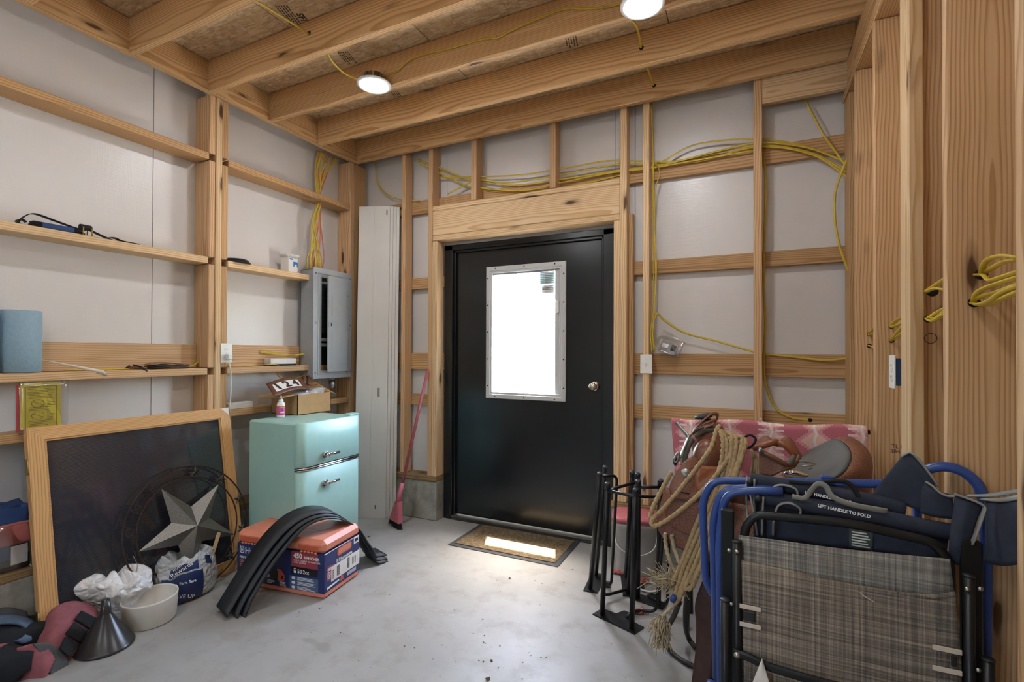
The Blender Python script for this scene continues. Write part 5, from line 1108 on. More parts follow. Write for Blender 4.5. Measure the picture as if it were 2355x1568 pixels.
# lariat rope
t = thing('lariat_rope', 'tan coiled lariat rope hanging from the saddle horn', 'rope', (-.2, 2.0, .5))
def rope(pts, r=.0082, mat='rope_tan', nm='rope_strand', n=26): MB().tube(spline(pts, n), r, 12, strands=3, pitch=.021).build(nm, mat, t, world=True)
rope([(-0.265, 1.99, 0.818), (-0.296, 1.98, 0.758), (-0.327, 1.97, 0.689), (-0.341, 1.965, 0.646), (-0.335, 1.96, 0.634), (-0.308, 1.955, 0.662), (-0.236, 1.95, 0.756), (-0.175, 1.955, 0.844), (-0.123, 1.97, 0.926), (-0.105, 2, 0.988), (-0.097, 2.06, 0.997)])
rope([(-0.042, 1.97, 0.965), (-0.056, 1.95, 0.912), (-0.099, 1.94, 0.839), (-0.158, 1.935, 0.762), (-0.249, 1.93, 0.67), (-0.309, 1.93, 0.624), (-0.331, 1.935, 0.622), (-0.325, 1.94, 0.648)])
for i, (a, b, c_, d, e, f_) in enumerate(((1658, 1664, 1655, 1632, 1600, 1560), (1672, 1675, 1664, 1640, 1610, 1570), (1682, 1685, 1672, 1648, 1618, 1578), (1698, 1692, 1682, 1656, 1626, 1584), (1708, 1700, 1690, 1662, 1634, 1590), (1715, 1712, 1694, 1668, 1640, 1594))):
    y_ = 1.955 - .006 * i
    P_ = {0: [(-0.103, 2.02, 0.994), (-0.082, 1.97, 0.962), (-0.085, 1.955, 0.885), (-0.114, 1.945, 0.789), (-0.172, 1.93, 0.641), (-0.224, 1.92, 0.492), (-0.255, 1.915, 0.416)],
          1: [(-0.09, 2.01, 0.988), (-0.068, 1.965, 0.948), (-0.073, 1.95, 0.871), (-0.105, 1.94, 0.775), (-0.16, 1.925, 0.629), (-0.21, 1.915, 0.497), (-0.243, 1.91, 0.38)],
          2: [(-0.069, 2, 0.983), (-0.05, 1.96, 0.966), (-0.061, 1.94, 0.859), (-0.095, 1.93, 0.763), (-0.148, 1.92, 0.617), (-0.197, 1.91, 0.485), (-0.236, 1.9, 0.362)],
          3: [(-0.054, 1.99, 0.977), (-0.036, 1.955, 0.96), (-0.05, 1.935, 0.861), (-0.086, 1.925, 0.766), (-0.135, 1.91, 0.614), (-0.182, 1.9, 0.484), (-0.23, 1.9, 0.371)],
          4: [(-0.036, 1.985, 0.971), (-0.016, 1.95, 0.967), (-0.035, 1.93, 0.871), (-0.072, 1.92, 0.769), (-0.12, 1.905, 0.611), (-0.17, 1.9, 0.479), (-0.192, 1.9, 0.443)],
          5: [(-0.027, 1.98, 0.968), (-0.006, 1.945, 0.96), (-0.027, 1.925, 0.881), (-0.06, 1.915, 0.772), (-0.111, 1.9, 0.622), (-0.157, 1.895, 0.499), (-0.184, 1.895, 0.431), (-0.214, 1.895, 0.421)]}[i]
    rope(P_)
rope([(-0.291, 2, 0.575), (-0.286, 2, 0.517), (-0.265, 1.99, 0.457), (-0.238, 1.97, 0.437)], .0075, 'rope_pale'); rope([(-0.266, 2, 0.571), (-0.255, 2, 0.514), (-0.231, 1.98, 0.467), (-0.218, 1.96, 0.429)], .0075, 'rope_pale')
rope([(-0.236, 1.9, 0.362), (-0.268, 1.9, 0.323), (-0.287, 1.9, 0.298)], .0062, 'rope_pale'); MB().tube([(-0.241, 1.895, 0.387), (-0.252, 1.895, 0.366)], .0105, 12).build('blue_tape', 'blue_paint', t, world=True)
rnd = random.Random(4); m = MB()
for k in range(150):
    p = Vector((-0.287, 1.9, 0.301)) + Vector((rnd.gauss(0, .006), rnd.gauss(0, .006), 0)); e = p + Vector((rnd.gauss(-.012, .018), rnd.gauss(0, .015), -rnd.uniform(.04, .13))); m.tube(spline([p, (p + e) / 2 + Vector((rnd.gauss(0, .008), rnd.gauss(0, .008), 0)), e], 3), .0016, 4, caps=False)
for k in range(170):
    p = Vector((-0.258, 1.94, 0.416)) + Vector((rnd.gauss(0, .022), rnd.gauss(0, .012), rnd.gauss(0, .016))); d_ = Vector((rnd.gauss(-.02, .03), rnd.gauss(0, .02), rnd.gauss(0, .025))); m.tube([p, p + d_ * .5 + Vector((0, 0, .006)), p + d_], .0016, 4, caps=False)
tag(m.build('frayed_fibre', 'rope_pale', t, world=True), kind='stuff')
pillow(MB(), *(lambda c: (c[0] - .018, c[0] + .016, 1.885, 1.915, c[2] - .05, c[2] + .012))((-0.291, 1.9, 0.28)), 3, n=8, pw=.7, amp=.04).build('knot', 'rope_pale', t, world=True)
# dark hose looping out onto the floor
t = thing('rubber_hose', 'dark rubber hose looping on the floor below the rope', 'hose', (-.25, 1.95, 0))
MB().tube(spline([(-0.235, 1.971, 0.33), (-0.269, 2.063, 0.22), (-0.31, 2.137, 0.12), (-0.33, 2.174, 0.06), (-0.29, 2.18, 0.012), (-0.224, 2.133, 0.011), (-0.148, 2.116, 0.012)], 8), .010, 12).build('hose', plain('hose_dark', '2c2420', .5, var=.3), t, world=True)
MB().tube(spline([(-0.22, 2.094, 0.3), (-0.232, 2.159, 0.2), (-0.238, 2.23, 0.1), (-0.23, 2.279, 0.03), (-0.201, 2.257, 0.012)], 8), .011, 12).build('hose', 'hose_dark', t, world=True)

# ------------------------------------------------------------------ navy folding chairs with blue tube frames
def navy_chair(label, roll, panel, frame_pts, legs, txt, hsh):
    t = thing('navy_camp_chair', label, 'camp chair', (.2, roll[0][1], 0), group='folded navy camp chairs')
    MB().tube(fillet(frame_pts, .07, 8), .0115, 12).build('tube_frame', 'blue_paint', t, world=True)
    for a, b in legs: MB().tube([a, b], .0105, 10).build('leg', 'blue_paint', t, world=True)
    MB().tube(spline(roll, 8), 1, 14, flat=(.021, .017), up=(0, 0, 1)).build('rolled_hem', 'navy', t, world=True)
    cloth('seat_cloth', panel, 'navy', t, .004, .003, 3)
    return t
a = navy_chair('rear navy camp chair with handle lettering half hidden', [(0.007, 1.598, 0.909), (0.144, 1.598, 0.899), (0.284, 1.598, 0.887), (0.368, 1.598, 0.876)],
    [[(0.01, 1.602, 0.898), (0.196, 1.602, 0.886), (0.369, 1.602, 0.863)], [(.02, 1.605, .6), (.2, 1.607, .6), (.4, 1.605, .6)], [(.03, 1.605, .3), (.2, 1.606, .3), (.4, 1.605, .3)]],
    [(-.075, 1.622, .52), (-0.117, 1.622, 0.575), (-0.125, 1.622, 0.827), (-0.095, 1.622, 0.891), (-0.023, 1.622, 0.898), (0.284, 1.622, 0.925), (0.374, 1.622, 0.936)], [((-.09, 1.622, .56), (-.075, 1.622, .0)), ((.40, 1.622, .88), (.41, 1.622, .0))], 0, 0)
MB().tube(spline([(0.377, 1.615, 0.938), (0.407, 1.61, 0.973), (0.441, 1.605, 0.991), (0.474, 1.6, 0.99), (0.502, 1.595, 0.971), (0.519, 1.59, 0.936), (.525, 1.585, .85), (.52, 1.58, .5)], 8), .0125, 12).build('arm_tube', 'blue_paint', a, world=True)
MB().box(-.016, .016, -.012, .012, -.01, .012, .003, M=Matrix.Translation((0.2, 1.615, 0.928))).build('frame_clip', 'blue_paint', a, world=True)
cloth('back_flap', [[(0.294, 1.6, 0.888), (0.363, 1.595, 0.887), (0.44, 1.585, 0.868)], [(0.324, 1.605, 0.948), (0.372, 1.595, 0.945), (0.435, 1.585, 0.933)], [(0.362, 1.61, 1.006), (0.38, 1.6, 1.02), (0.415, 1.59, 0.979)]], 'navy', a, .005, .003, 6)
bind('edge_binding', [(0.365, 1.605, 1.012), (0.379, 1.597, 1.023), (0.395, 1.59, 1.01), (0.414, 1.585, 0.979), (0.434, 1.58, 0.945)], .014, 'grey_webbing', a)
b = navy_chair('front navy camp chair with white handle lettering', [(0.037, 1.572, 0.87), (0.141, 1.572, 0.863), (0.289, 1.572, 0.855), (0.397, 1.572, 0.843), (0.453, 1.572, 0.839)],
    [[(0.029, 1.577, 0.859), (0.242, 1.577, 0.852), (0.45, 1.577, 0.826)], [(.03, 1.578, .6), (.22, 1.58, .6), (.43, 1.578, .6)], [(.04, 1.578, .3), (.2, 1.58, .3), (.42, 1.578, .3)]],
    [(-0.083, 1.588, 0.313), (-0.093, 1.588, 0.788), (-0.067, 1.588, 0.874), (0.001, 1.588, 0.889), (0.09, 1.588, 0.896)], [((-.1, 1.588, .30), (-.09, 1.588, 0)), ((.41, 1.588, .84), (.42, 1.588, 0))], 0, 0)
MB().tube(fillet([(-.07, 1.56, .3), (-0.074, 1.56, 0.749), (-0.058, 1.56, 0.871), (0.012, 1.56, 0.89), (0.088, 1.56, 0.896)], .07, 8), .0115, 12).build('tube_frame', 'blue_paint', b, world=True); MB().tube([(-.07, 1.56, .31), (-.06, 1.56, 0)], .0105, 10).build('leg', 'blue_paint', b, world=True)
for ch, s, p, d, sz in ((a, 'LIFT HANDLE TO FOLD', (0.142, 1.576, 0.893), (.98, 0, -.13), .0105), (b, 'LIFT HANDLE TO FOLD', (0.17, 1.552, 0.867), (.98, 0, -.115), .0112)):
    text(s, sz, 'lettering_white', ch, frame(Vector(p) - ch.location, d, (.1, .15, 1)), .0003, bold=.0004)
# grey bindings, loops and the lift handle
for ch, ptsl in ((a, ([(-0.001, 1.585, 0.921), (-0.003, 1.58, 0.867), (0.003, 1.58, 0.767)], [(0.018, 1.577, 0.917), (0.017, 1.577, 0.857), (0.019, 1.577, 0.808)], [(0.056, 1.577, 0.869), (0.065, 1.575, 0.899), (0.089, 1.575, 0.91), (0.121, 1.575, 0.902), (0.126, 1.577, 0.874)])), (b, ([(0.005, 1.562, 0.885), (0.014, 1.556, 0.838), (0.025, 1.555, 0.767)], [(0.04, 1.551, 0.877), (0.038, 1.55, 0.831), (0.036, 1.55, 0.77)], [(0.068, 1.55, 0.829), (0.077, 1.549, 0.858), (0.103, 1.549, 0.869), (0.129, 1.549, 0.856), (0.127, 1.55, 0.832)], [(0.064, 1.556, 0.773), (0.065, 1.552, 0.81), (0.071, 1.55, 0.824)]))):
    for p in ptsl: bind('edge_binding', p, .014, 'grey_webbing', ch)
MB().ball((0.005, 1.575, 0.909), .009, 10, 8).build('end_cap', 'rubber', a, world=True); MB().ball((0.027, 1.548, 0.871), .010, 10, 8).build('end_cap', 'rubber', b, world=True)
bind('lift_handle', [(0.11, 1.55, 0.887), (0.139, 1.548, 0.887), (0.154, 1.545, 0.91), (0.169, 1.545, 0.929), (0.187, 1.545, 0.926), (0.204, 1.548, 0.899), (0.247, 1.548, 0.884), (0.321, 1.55, 0.877)], .016, 'grey_webbing', b, (0, -.3, 1)); bind('lift_handle', [(0.105, 1.585, 0.918), (0.162, 1.578, 0.922), (0.213, 1.578, 0.935), (0.242, 1.578, 0.933), (0.26, 1.58, 0.912), (0.264, 1.582, 0.898)], .014, 'webbing_black', a, (0, -.3, 1))
m = MB().box(0, .052, 0, .05, 0, .0006, M=frame((0.242, 1.568, 0.765), (1, 0, -.02), (0, 0, 1))); lb = m.build('care_label', plain('label_green', '3f4a46', .6), b, world=True)
m = MB()
for k in range(6): m.box(.006, .046 - .004 * (k % 3), .006 + k * .007, .0095 + k * .007, .0006, .001, M=frame((0.242, 1.568, 0.765), (1, 0, -.02), (0, 0, 1)))
m.build('label_print', 'lettering_white', lb, world=True)
# loose arm cloths at the right
cloth('arm_cloth', [[(0.394, 1.575, 0.875), (0.423, 1.57, 0.87), (0.459, 1.565, 0.871)], [(0.401, 1.58, 0.93), (0.42, 1.56, 0.932), (0.454, 1.56, 0.92)], [(0.41, 1.58, 0.956), (0.431, 1.57, 0.938), (0.458, 1.56, 0.933)]], 'navy', a, .005, .006, 9)
bind('edge_binding', [(0.407, 1.575, 0.956), (0.418, 1.568, 0.948), (0.429, 1.56, 0.936), (0.444, 1.556, 0.93), (0.459, 1.556, 0.932)], .014, 'grey_webbing', a)
cloth('arm_cloth', [[(0.439, 1.535, 0.778), (0.456, 1.53, 0.772), (0.475, 1.53, 0.778)], [(0.44, 1.53, 0.842), (0.456, 1.515, 0.85), (0.483, 1.525, 0.856)], [(0.452, 1.545, 0.913), (0.469, 1.53, 0.92), (0.501, 1.535, 0.917)], [(0.456, 1.55, 0.938), (0.478, 1.545, 0.932), (0.505, 1.54, 0.922)]], 'navy', b, .006, .004, 12)
bind('edge_binding', [(0.453, 1.545, 0.939), (0.476, 1.538, 0.933), (0.497, 1.53, 0.925), (0.503, 1.528, 0.917), (0.496, 1.522, 0.895), (0.485, 1.518, 0.859), (0.477, 1.52, 0.831)], .018, 'grey_webbing', b)
cloth('side_cloth', [[(0.506, 1.56, 0.781), (0.521, 1.5, 0.796), (0.528, 1.42, 0.838)], [(0.512, 1.56, 0.855), (0.521, 1.5, 0.876), (0.528, 1.42, 0.903)], [(0.512, 1.56, 0.928), (0.521, 1.5, 0.945), (0.528, 1.42, 0.975)]], 'navy', a, .005, .008, 14)
bind('edge_binding', [(0.506, 1.558, 0.932), (0.52, 1.497, 0.946), (0.526, 1.415, 0.976)], .012, 'grey_webbing', a); bind('edge_binding', [(0.487, 1.575, 0.931), (0.516, 1.53, 0.948), (0.536, 1.44, 0.984)], .012, 'grey_webbing', a)

# ------------------------------------------------------------------ grey tweed folding chair in front
t = thing('tweed_camp_chair', 'folded black framed camp chair with grey tweed slings', 'camp chair', (.2, 1.5, 0))
Yc = 1.515
MB().tube(fillet([(-.004, Yc, .34), (-0.008, 1.515, 0.793), (0.017, 1.515, 0.835), (0.232, 1.515, 0.845), (0.406, 1.515, 0.825), (0.434, 1.515, 0.784), (.437, Yc, .34)], .055, 8), .0115, 14).build('back_frame', 'black_metal', t, world=True)
cloth('back_sling', [[(-0.023, 1.506, 0.775), (0.231, 1.506, 0.781), (0.433, 1.506, 0.793)], [(-.018, 1.506, .65), (.2, 1.507, .65), (.442, 1.506, .65)], [(-.016, 1.506, .36), (.2, 1.507, .36), (.44, 1.506, .36)]], 'tweed', t, .005, .002)
cloth('seat_sling', [[(-0.015, 1.49, 0.71), (0.114, 1.488, 0.703), (0.272, 1.486, 0.696), (0.383, 1.487, 0.703), (0.437, 1.488, 0.72)], [(-.012, 1.49, .55), (.1, 1.484, .55), (.2, 1.482, .55), (.33, 1.484, .55), (.447, 1.488, .55)], [(-.01, 1.49, .42), (.1, 1.486, .42), (.2, 1.485, .42), (.33, 1.487, .42), (.445, 1.49, .42)], [(-.01, 1.492, .27), (.1, 1.49, .27), (.2, 1.49, .27), (.33, 1.49, .27), (.445, 1.492, .27)]], 'tweed_taupe', t, .005, .004, 5)
bind('sling_hem', [(-0.015, 1.487, 0.71), (0.113, 1.485, 0.703), (0.272, 1.483, 0.696), (0.383, 1.484, 0.703), (0.437, 1.485, 0.72)], .012, 'tweed_taupe', t, (0, 0, 1), .003)
for x in (.03, .405): MB().box(x - .001, x + .001, 1.4795, 1.4815, .42, .69).build('sling_seam', 'tweed', t, world=True)
# posts: flat arm bars, leg tubes
for x0_, x1_, zt in ((-.068, -.034, .838), (.458, .497, .838)):
    p = MB().box(x0_, x1_, 1.515, 1.535, 0, zt, .004).build('arm_bar', 'black_metal', t, world=True)
for x, zt, y_ in ((-.026, .762, 1.487), (.462, .765, 1.487), (-.056, .60, 1.478), (.492, .585, 1.478)):
    MB().tube([(x, y_, 0), (x, y_, zt)], .0115, 12).build('leg_tube', 'black_metal', t, world=True); MB().tube([(x, y_, zt), (x, y_, zt + .004)], .0125, 12).build('leg_cap', 'rubber', t, world=True)
for x, z in ((-.026, .74), (-.04, .595), (.478, .745), (.474, .56), (-.045, .74), (.455, .74)): MB().lathe([(.006, 0), (.005, .003), (.0, .004)], 10, M=Matrix.Translation((x, 1.475, z)) @ Matrix.Rotation(R(90), 4, 'X')).build('rivet', 'steel', t, world=True)
MB().tube(spline([(-.035, 1.468, .468), (.0, 1.464, .468), (.06, 1.458, .458), (.2, 1.452, .456), (.36, 1.458, .462), (.47, 1.468, .47)], 6), 1, 10, flat=(.012, .006), up=(0, 0, 1)).build('cross_bar', 'black_metal', t, world=True); MB().lathe([(.009, 0), (.008, .004), (.0, .005)], 12, M=Matrix.Translation((-.026, 1.462, .468)) @ Matrix.Rotation(R(90), 4, 'X')).build('rivet', 'steel', t, world=True)
for sx, x, z in ((1, -.008, .572), (-1, .43, .568)):
    MB().box(x - .004, x + .026 if sx > 0 else x + .006, 1.474, 1.48, z - .014, z + .012, .002).build('clip', 'rubber', t, world=True)
    for dz in (.022, -.026): MB().box(x - (.012 if sx > 0 else .038), x + (.04 if sx > 0 else .016), 1.4755, 1.4785, z + dz - .006, z + dz + .006, .001).build('strap_tape', 'milky_plastic', t, world=True)
MB().tube(spline([(0.251, 1.478, 0.687), (0.262, 1.477, 0.679), (0.281, 1.477, 0.67)], 5), .0012, 5).build('loose_thread', 'milky_plastic', t, world=True)
t = thing('paper_sheet', 'white paper corner sticking up before the tweed chair', 'paper', (.02, 1.44, 0))
MB().grid(lambda u, v: (Vector((-.13, 1.40, .002)) * (1 - u) + Vector((.17, 1.43, .002)) * u) * (1 - v) + Vector((0.034, 1.444, 0.485)) * v + Vector((0, .01 * math.sin(5 * u) * v * (1 - v), 0)), 8, 10, thick=.0012).build('sheet', 'paper', t, world=True)
# ------------------------------------------------------------------ electrical cables and fittings
def cable(label, pts, mat='cable_yellow', group=None, r=(.0062, .0033), up=(0, -1, .3), loc=None, n=8, name='cable', staples=()):
    P_ = spline(pts, n); c = loc or P_[0]; t = thing(name, label, 'cable', tuple(c), group=group)
    MB().tube(P_, 1, 8, flat=(r[1], r[0]), up=up).build('jacket', mat, t, world=True)
    for s in staples:
        p = Vector(s); MB().tube(fillet([p + Vector((0, .006, -.009)), p + Vector((0, -.005, -.009)), p + Vector((0, -.005, .009)), p + Vector((0, .006, .009))], .003, 3), .0009, 5).build('staple', 'steel', t, world=True)
    return t
cable('yellow cable crossing between the two leftmost joists', [(-2.043, 1.457, 2.909), (-2.01, 1.52, 2.874), (-2.033, 1.68, 2.903), (-2.055, 1.835, 2.93)], up=(0, 0, 1))
cable('yellow cable drooping to the left downlight', [(-1.973, 1.872, 2.84), (-1.99, 1.93, 2.821), (-2.015, 2.03, 2.823), (-1.996, 2.1, 2.82), (-1.946, 2.15, 2.819)], up=(0, 0, 1))
cable('yellow cable stapled along the joist between the downlights', [(-1.932, 2.232, 2.882), (-1.815, 2.236, 2.883), (-1.723, 2.236, 2.923), (-1.649, 2.236, 2.933), (-1.462, 2.236, 2.922), (-1.247, 2.236, 2.916), (-1.157, 2.236, 2.9), (-1.071, 2.236, 2.916), (-0.928, 2.236, 2.932), (-0.792, 2.236, 2.939), (-0.705, 2.236, 2.913), (-0.604, 2.236, 2.888), (-0.497, 2.23, 2.876)], staples=[(-1.815, 2.236, 2.883), (-1.162, 2.236, 2.901), (-0.604, 2.236, 2.888)])
cable('yellow cable from the right downlight into the next joist', [(-0.5, 2.3, 2.847), (-0.488, 2.4, 2.871), (-0.501, 2.55, 2.911), (-0.513, 2.66, 2.911)], up=(0, 0, 1))
cable('short yellow cable entering the joist above the door wall', [(-0.493, 2.7, 2.836), (-0.501, 2.85, 2.868), (-0.515, 3.06, 2.907)], up=(0, 0, 1))
G1 = 'yellow cables sagging across the back wall'
H = [[(-2.365, 3.185, 2.812), (-2.161, 3.19, 2.715), (-1.89, 3.195, 2.584), (-1.561, 3.195, 2.51), (-1.16, 3.195, 2.505), (-0.768, 3.195, 2.514), (-0.518, 3.195, 2.479), (-0.285, 3.19, 2.556), (0.049, 3.19, 2.526), (0.29, 3.19, 2.443), (0.453, 3.18, 2.334), (0.526, 3.17, 2.266)],
     [(-2.368, 3.19, 2.797), (-2.124, 3.195, 2.653), (-1.852, 3.195, 2.513), (-1.526, 3.195, 2.438), (-1.128, 3.195, 2.416), (-0.768, 3.195, 2.439), (-0.545, 3.195, 2.466), (-0.235, 3.19, 2.478), (0.06, 3.185, 2.487), (0.31, 3.18, 2.401), (0.451, 3.17, 2.29), (0.522, 3.17, 2.22)],
     [(-2.161, 3.19, 2.637), (-1.809, 3.185, 2.588), (-1.453, 3.185, 2.547), (-1.094, 3.185, 2.545), (-0.823, 3.185, 2.542), (-0.544, 3.185, 2.493), (-0.284, 3.185, 2.447), (0.049, 3.18, 2.477), (0.33, 3.175, 2.381), (0.52, 3.16, 2.194)],
     [(-2.077, 3.185, 2.495), (-1.806, 3.18, 2.56), (-1.519, 3.18, 2.48), (-1.123, 3.18, 2.468), (-0.764, 3.18, 2.468), (-0.489, 3.18, 2.458), (-0.185, 3.175, 2.485), (0.06, 3.175, 2.498), (0.309, 3.17, 2.422), (0.52, 3.16, 2.283)],
     [(-1.859, 3.175, 2.514), (-1.448, 3.175, 2.431), (-1.153, 3.175, 2.444), (-0.82, 3.175, 2.458), (-0.542, 3.175, 2.448), (-0.333, 3.175, 2.452), (0.038, 3.175, 2.459)]]
for h, lb in zip(H, ('yellow cable arching highest over the girt right of the door', 'yellow cable sagging lowest in the bundle above the door header', 'yellow cable in the middle of the bundle above the door header', 'yellow cable in the middle of the bundle above the door header', 'yellow cable in the bundle that ends at the right stud')): cable(lb, h, group=G1)
cable('yellow cable hanging left of the white planks top', [(-2.812, 3.2, 2.884), (-2.783, 3.2, 2.708), (-2.704, 3.2, 2.596), (-2.569, 3.2, 2.527), (-2.345, 3.19, 2.478)])
cable('yellow cable slanting down from the top right blocking', [(0.286, 3.19, 2.728), (0.331, 3.18, 2.604), (0.381, 3.17, 2.481), (0.45, 3.16, 2.346), (0.522, 3.15, 2.209)])
cable('yellow cable bowing down the right end of the back wall', [(0.519, 3.13, 2.411), (0.465, 3.13, 2.274), (0.429, 3.13, 2.151), (0.425, 3.13, 2.01), (0.444, 3.13, 1.868), (0.479, 3.13, 1.737), (0.517, 3.13, 1.619)])
G2 = 'yellow cables running down the stud to the switch'
for k in range(3):
    o = k * 3
    cable('yellow cable running down the stud to the light switch', {0: [(-0.549, 3.15, 2.855), (-0.538, 3.15, 2.674), (-0.529, 3.145, 2.452), (-0.528, 3.14, 2.205), (-0.519, 3.135, 1.958), (-0.513, 3.13, 1.741), (-0.523, 3.13, 1.552), (-0.54, 3.12, 1.417), (-0.533, 3.115, 1.282)], 1: [(-0.545, 3.16, 2.85), (-0.533, 3.155, 2.593), (-0.537, 3.15, 2.346), (-0.534, 3.145, 2.071), (-0.527, 3.14, 1.797), (-0.534, 3.135, 1.58), (-0.533, 3.125, 1.404), (-0.519, 3.12, 1.288)], 2: [(-0.531, 3.16, 2.474), (-0.501, 3.155, 2.437), (-0.495, 3.15, 2.38), (-0.515, 3.145, 2.3), (-0.522, 3.14, 2.068), (-0.506, 3.12, 1.82), (-0.516, 3.12, 1.578), (-0.526, 3.115, 1.39), (-0.511, 3.12, 1.293)]}[k], group=G2, up=(1, 0, 0))
cable('yellow cable crossing right from the switch below the girt', [(-0.521, 3.12, 1.484), (-0.502, 3.13, 1.522), (-0.46, 3.16, 1.477), (-0.348, 3.19, 1.403), (-0.162, 3.195, 1.349), (0.048, 3.197, 1.284), (0.224, 3.195, 1.26), (0.391, 3.19, 1.242), (0.525, 3.18, 1.26)])
cable('yellow cable along the right stud ending in a hole behind the saddle', [(0.085, 3.195, 2.433), (0.096, 3.19, 2.265), (0.089, 3.185, 1.937), (0.084, 3.18, 1.685), (0.093, 3.18, 1.459), (0.086, 3.18, 1.234), (0.099, 3.18, 1.084), (0.148, 3.19, 0.966), (0.224, 3.197, 0.915), (0.314, 3.203, 0.905)])
# bundle into the breaker panel
G3 = 'cables gathered above the breaker panel'
rnd = random.Random(12)
tops = [(-2.99, 2.76, 2.83), (-2.98, 2.785, 2.83), (-2.97, 2.81, 2.83), (-2.975, 2.85, 2.83), (-2.965, 2.87, 2.83), (-2.97, 2.90, 2.83), (-2.96, 2.925, 2.83), (-2.985, 2.77, 2.83), (-2.96, 2.94, 2.83), (-2.975, 2.795, 2.83)]
ends = [2.62, 2.64, 2.66, 2.68, 2.70, 2.72, 2.74, 2.645, 2.69, 2.76]
for k in range(10):
    T = Vector(tops[k]); ho = Vector((-2.972 + .012 * (k % 3), 2.735 + .009 * (k % 4), 2.447)); E_ = Vector((-2.94 + .02 * (k % 3), ends[k], 1.882)); side = rnd.uniform(-.05, .055)
    mt = 'cable_orange' if k in (3, 7) else 'cable_pink' if k == 5 else 'cable_yellow'
    cn = {'cable_orange': 'orange cable dropping through the girt to the breaker panel', 'cable_pink': 'pink cable dropping through the girt to the breaker panel', 'cable_yellow': 'yellow cable dropping through the girt to the breaker panel'}[mt]
    cable(cn, [T, T * .5 + ho * .5 + Vector((.005, side * .35 - .02, .02)), ho + Vector((0, 0, .03)), ho - Vector((0, 0, .04)), Vector((-2.955 + .02 * rnd.random(), ho.y + side - .03, 2.25)), Vector((-2.95 + .02 * rnd.random(), (ho.y + E_.y) / 2 + side * .8, 2.07)), E_ + Vector((.01, side * .3, .1)), E_], mt, group=G3, up=(1, 0, 0), r=(.0058, .003))
cable('yellow cable lying along the long left shelf', [(-2.955, 1.2, 1.186), (-2.95, 1.35, 1.186), (-2.955, 1.5, 1.186), (-2.99, 1.55, 1.186)], up=(0, 0, 1)); cable('short yellow cable leaving the hole beside the post', [(-2.99, 1.855, 1.215), (-2.975, 1.82, 1.195), (-2.96, 1.775, 1.187)], up=(0, 0, 1))
cable('yellow cable pair from the backing board into the panel', [(-3.0, 2.28, 1.278), (-2.97, 2.36, 1.268), (-2.955, 2.45, 1.257), (-2.955, 2.53, 1.253), (-2.945, 2.603, 1.262)], r=(.011, .005)); cable('yellow cable on the shelf under the slim white box', [(-2.99, 1.985, 1.235), (-2.94, 2.02, 1.19), (-2.92, 2.10, 1.186), (-2.915, 2.3, 1.192), (-2.912, 2.36, 1.187)], up=(0, 0, 1)); cable('yellow cable looping below the shelf to the panel', [(-2.96, 2.38, 1.138), (-2.955, 2.40, 1.105), (-2.95, 2.45, 1.087), (-2.945, 2.53, 1.09), (-2.94, 2.604, 1.105)])
# looped through the right wall studs
G4 = 'yellow cables looped through the right wall studs'
def rl(*pts, lb): cable(lb, list(pts), group=G4, up=(.3, -.6, 1), r=(.0072, .0036))
L1 = 'yellow cable looping from the upper hole of the nearest stud bay'; L2 = 'yellow cable looping from the lower hole of the nearest stud bay'
rl((0.536, 1.64, 1.48), (0.527, 1.6, 1.497), (0.518, 1.54, 1.505), (0.506, 1.44, 1.496), (0.494, 1.34, 1.475), lb=L1); rl((0.541, 1.64, 1.484), (0.535, 1.58, 1.486), (0.52, 1.48, 1.486), (0.499, 1.35, 1.473), lb=L1); rl((0.525, 1.64, 1.481), (0.527, 1.6, 1.474), (0.518, 1.54, 1.454), (0.506, 1.45, 1.449), (0.495, 1.34, 1.446), lb=L1)
rl((0.52, 1.64, 1.411), (0.514, 1.6, 1.428), (0.508, 1.54, 1.435), (0.502, 1.44, 1.436), (0.495, 1.34, 1.435), lb=L2); rl((0.518, 1.64, 1.409), (0.517, 1.6, 1.402), (0.511, 1.52, 1.403), (0.502, 1.43, 1.414), (0.495, 1.34, 1.417), lb=L2); rl((0.522, 1.64, 1.417), (0.521, 1.58, 1.422), (0.516, 1.5, 1.421), (0.495, 1.34, 1.42), lb=L2); rl((0.527, 1.64, 1.405), (0.528, 1.57, 1.399), (0.513, 1.46, 1.403), (0.495, 1.34, 1.405), lb=L2)
L3 = 'yellow cable crossing the second stud bay from its upper hole'; L3b = 'yellow cable crossing the second stud bay from its lower hole'
for a_ in ([(0.512, 1.974, 1.477), (0.512, 1.9, 1.485), (0.498, 1.75, 1.489)], [(0.512, 1.974, 1.476), (0.512, 1.9, 1.477), (0.498, 1.75, 1.457)], [(0.514, 1.974, 1.387), (0.514, 1.9, 1.4), (0.498, 1.75, 1.407)], [(0.513, 1.974, 1.39), (0.508, 1.9, 1.379), (0.498, 1.75, 1.392)], [(0.518, 1.974, 1.397), (0.516, 1.9, 1.387), (0.498, 1.75, 1.399)]): rl(*a_, lb=L3 if a_[0][2] > 1.43 else L3b)
L4 = 'yellow cable crossing the third stud bay above the white outlet'
for a_ in ([(0.52, 2.443, 1.389), (0.516, 2.35, 1.405), (0.497, 2.15, 1.409)], [(0.521, 2.443, 1.386), (0.519, 2.35, 1.388), (0.497, 2.15, 1.388)], [(0.52, 2.443, 1.33), (0.516, 2.35, 1.351), (0.497, 2.15, 1.382)], [(0.523, 2.443, 1.333), (0.522, 2.35, 1.345), (0.497, 2.15, 1.357)]): rl(*a_, lb=L4)
L5 = 'yellow cable crossing the rearmost stud bay'
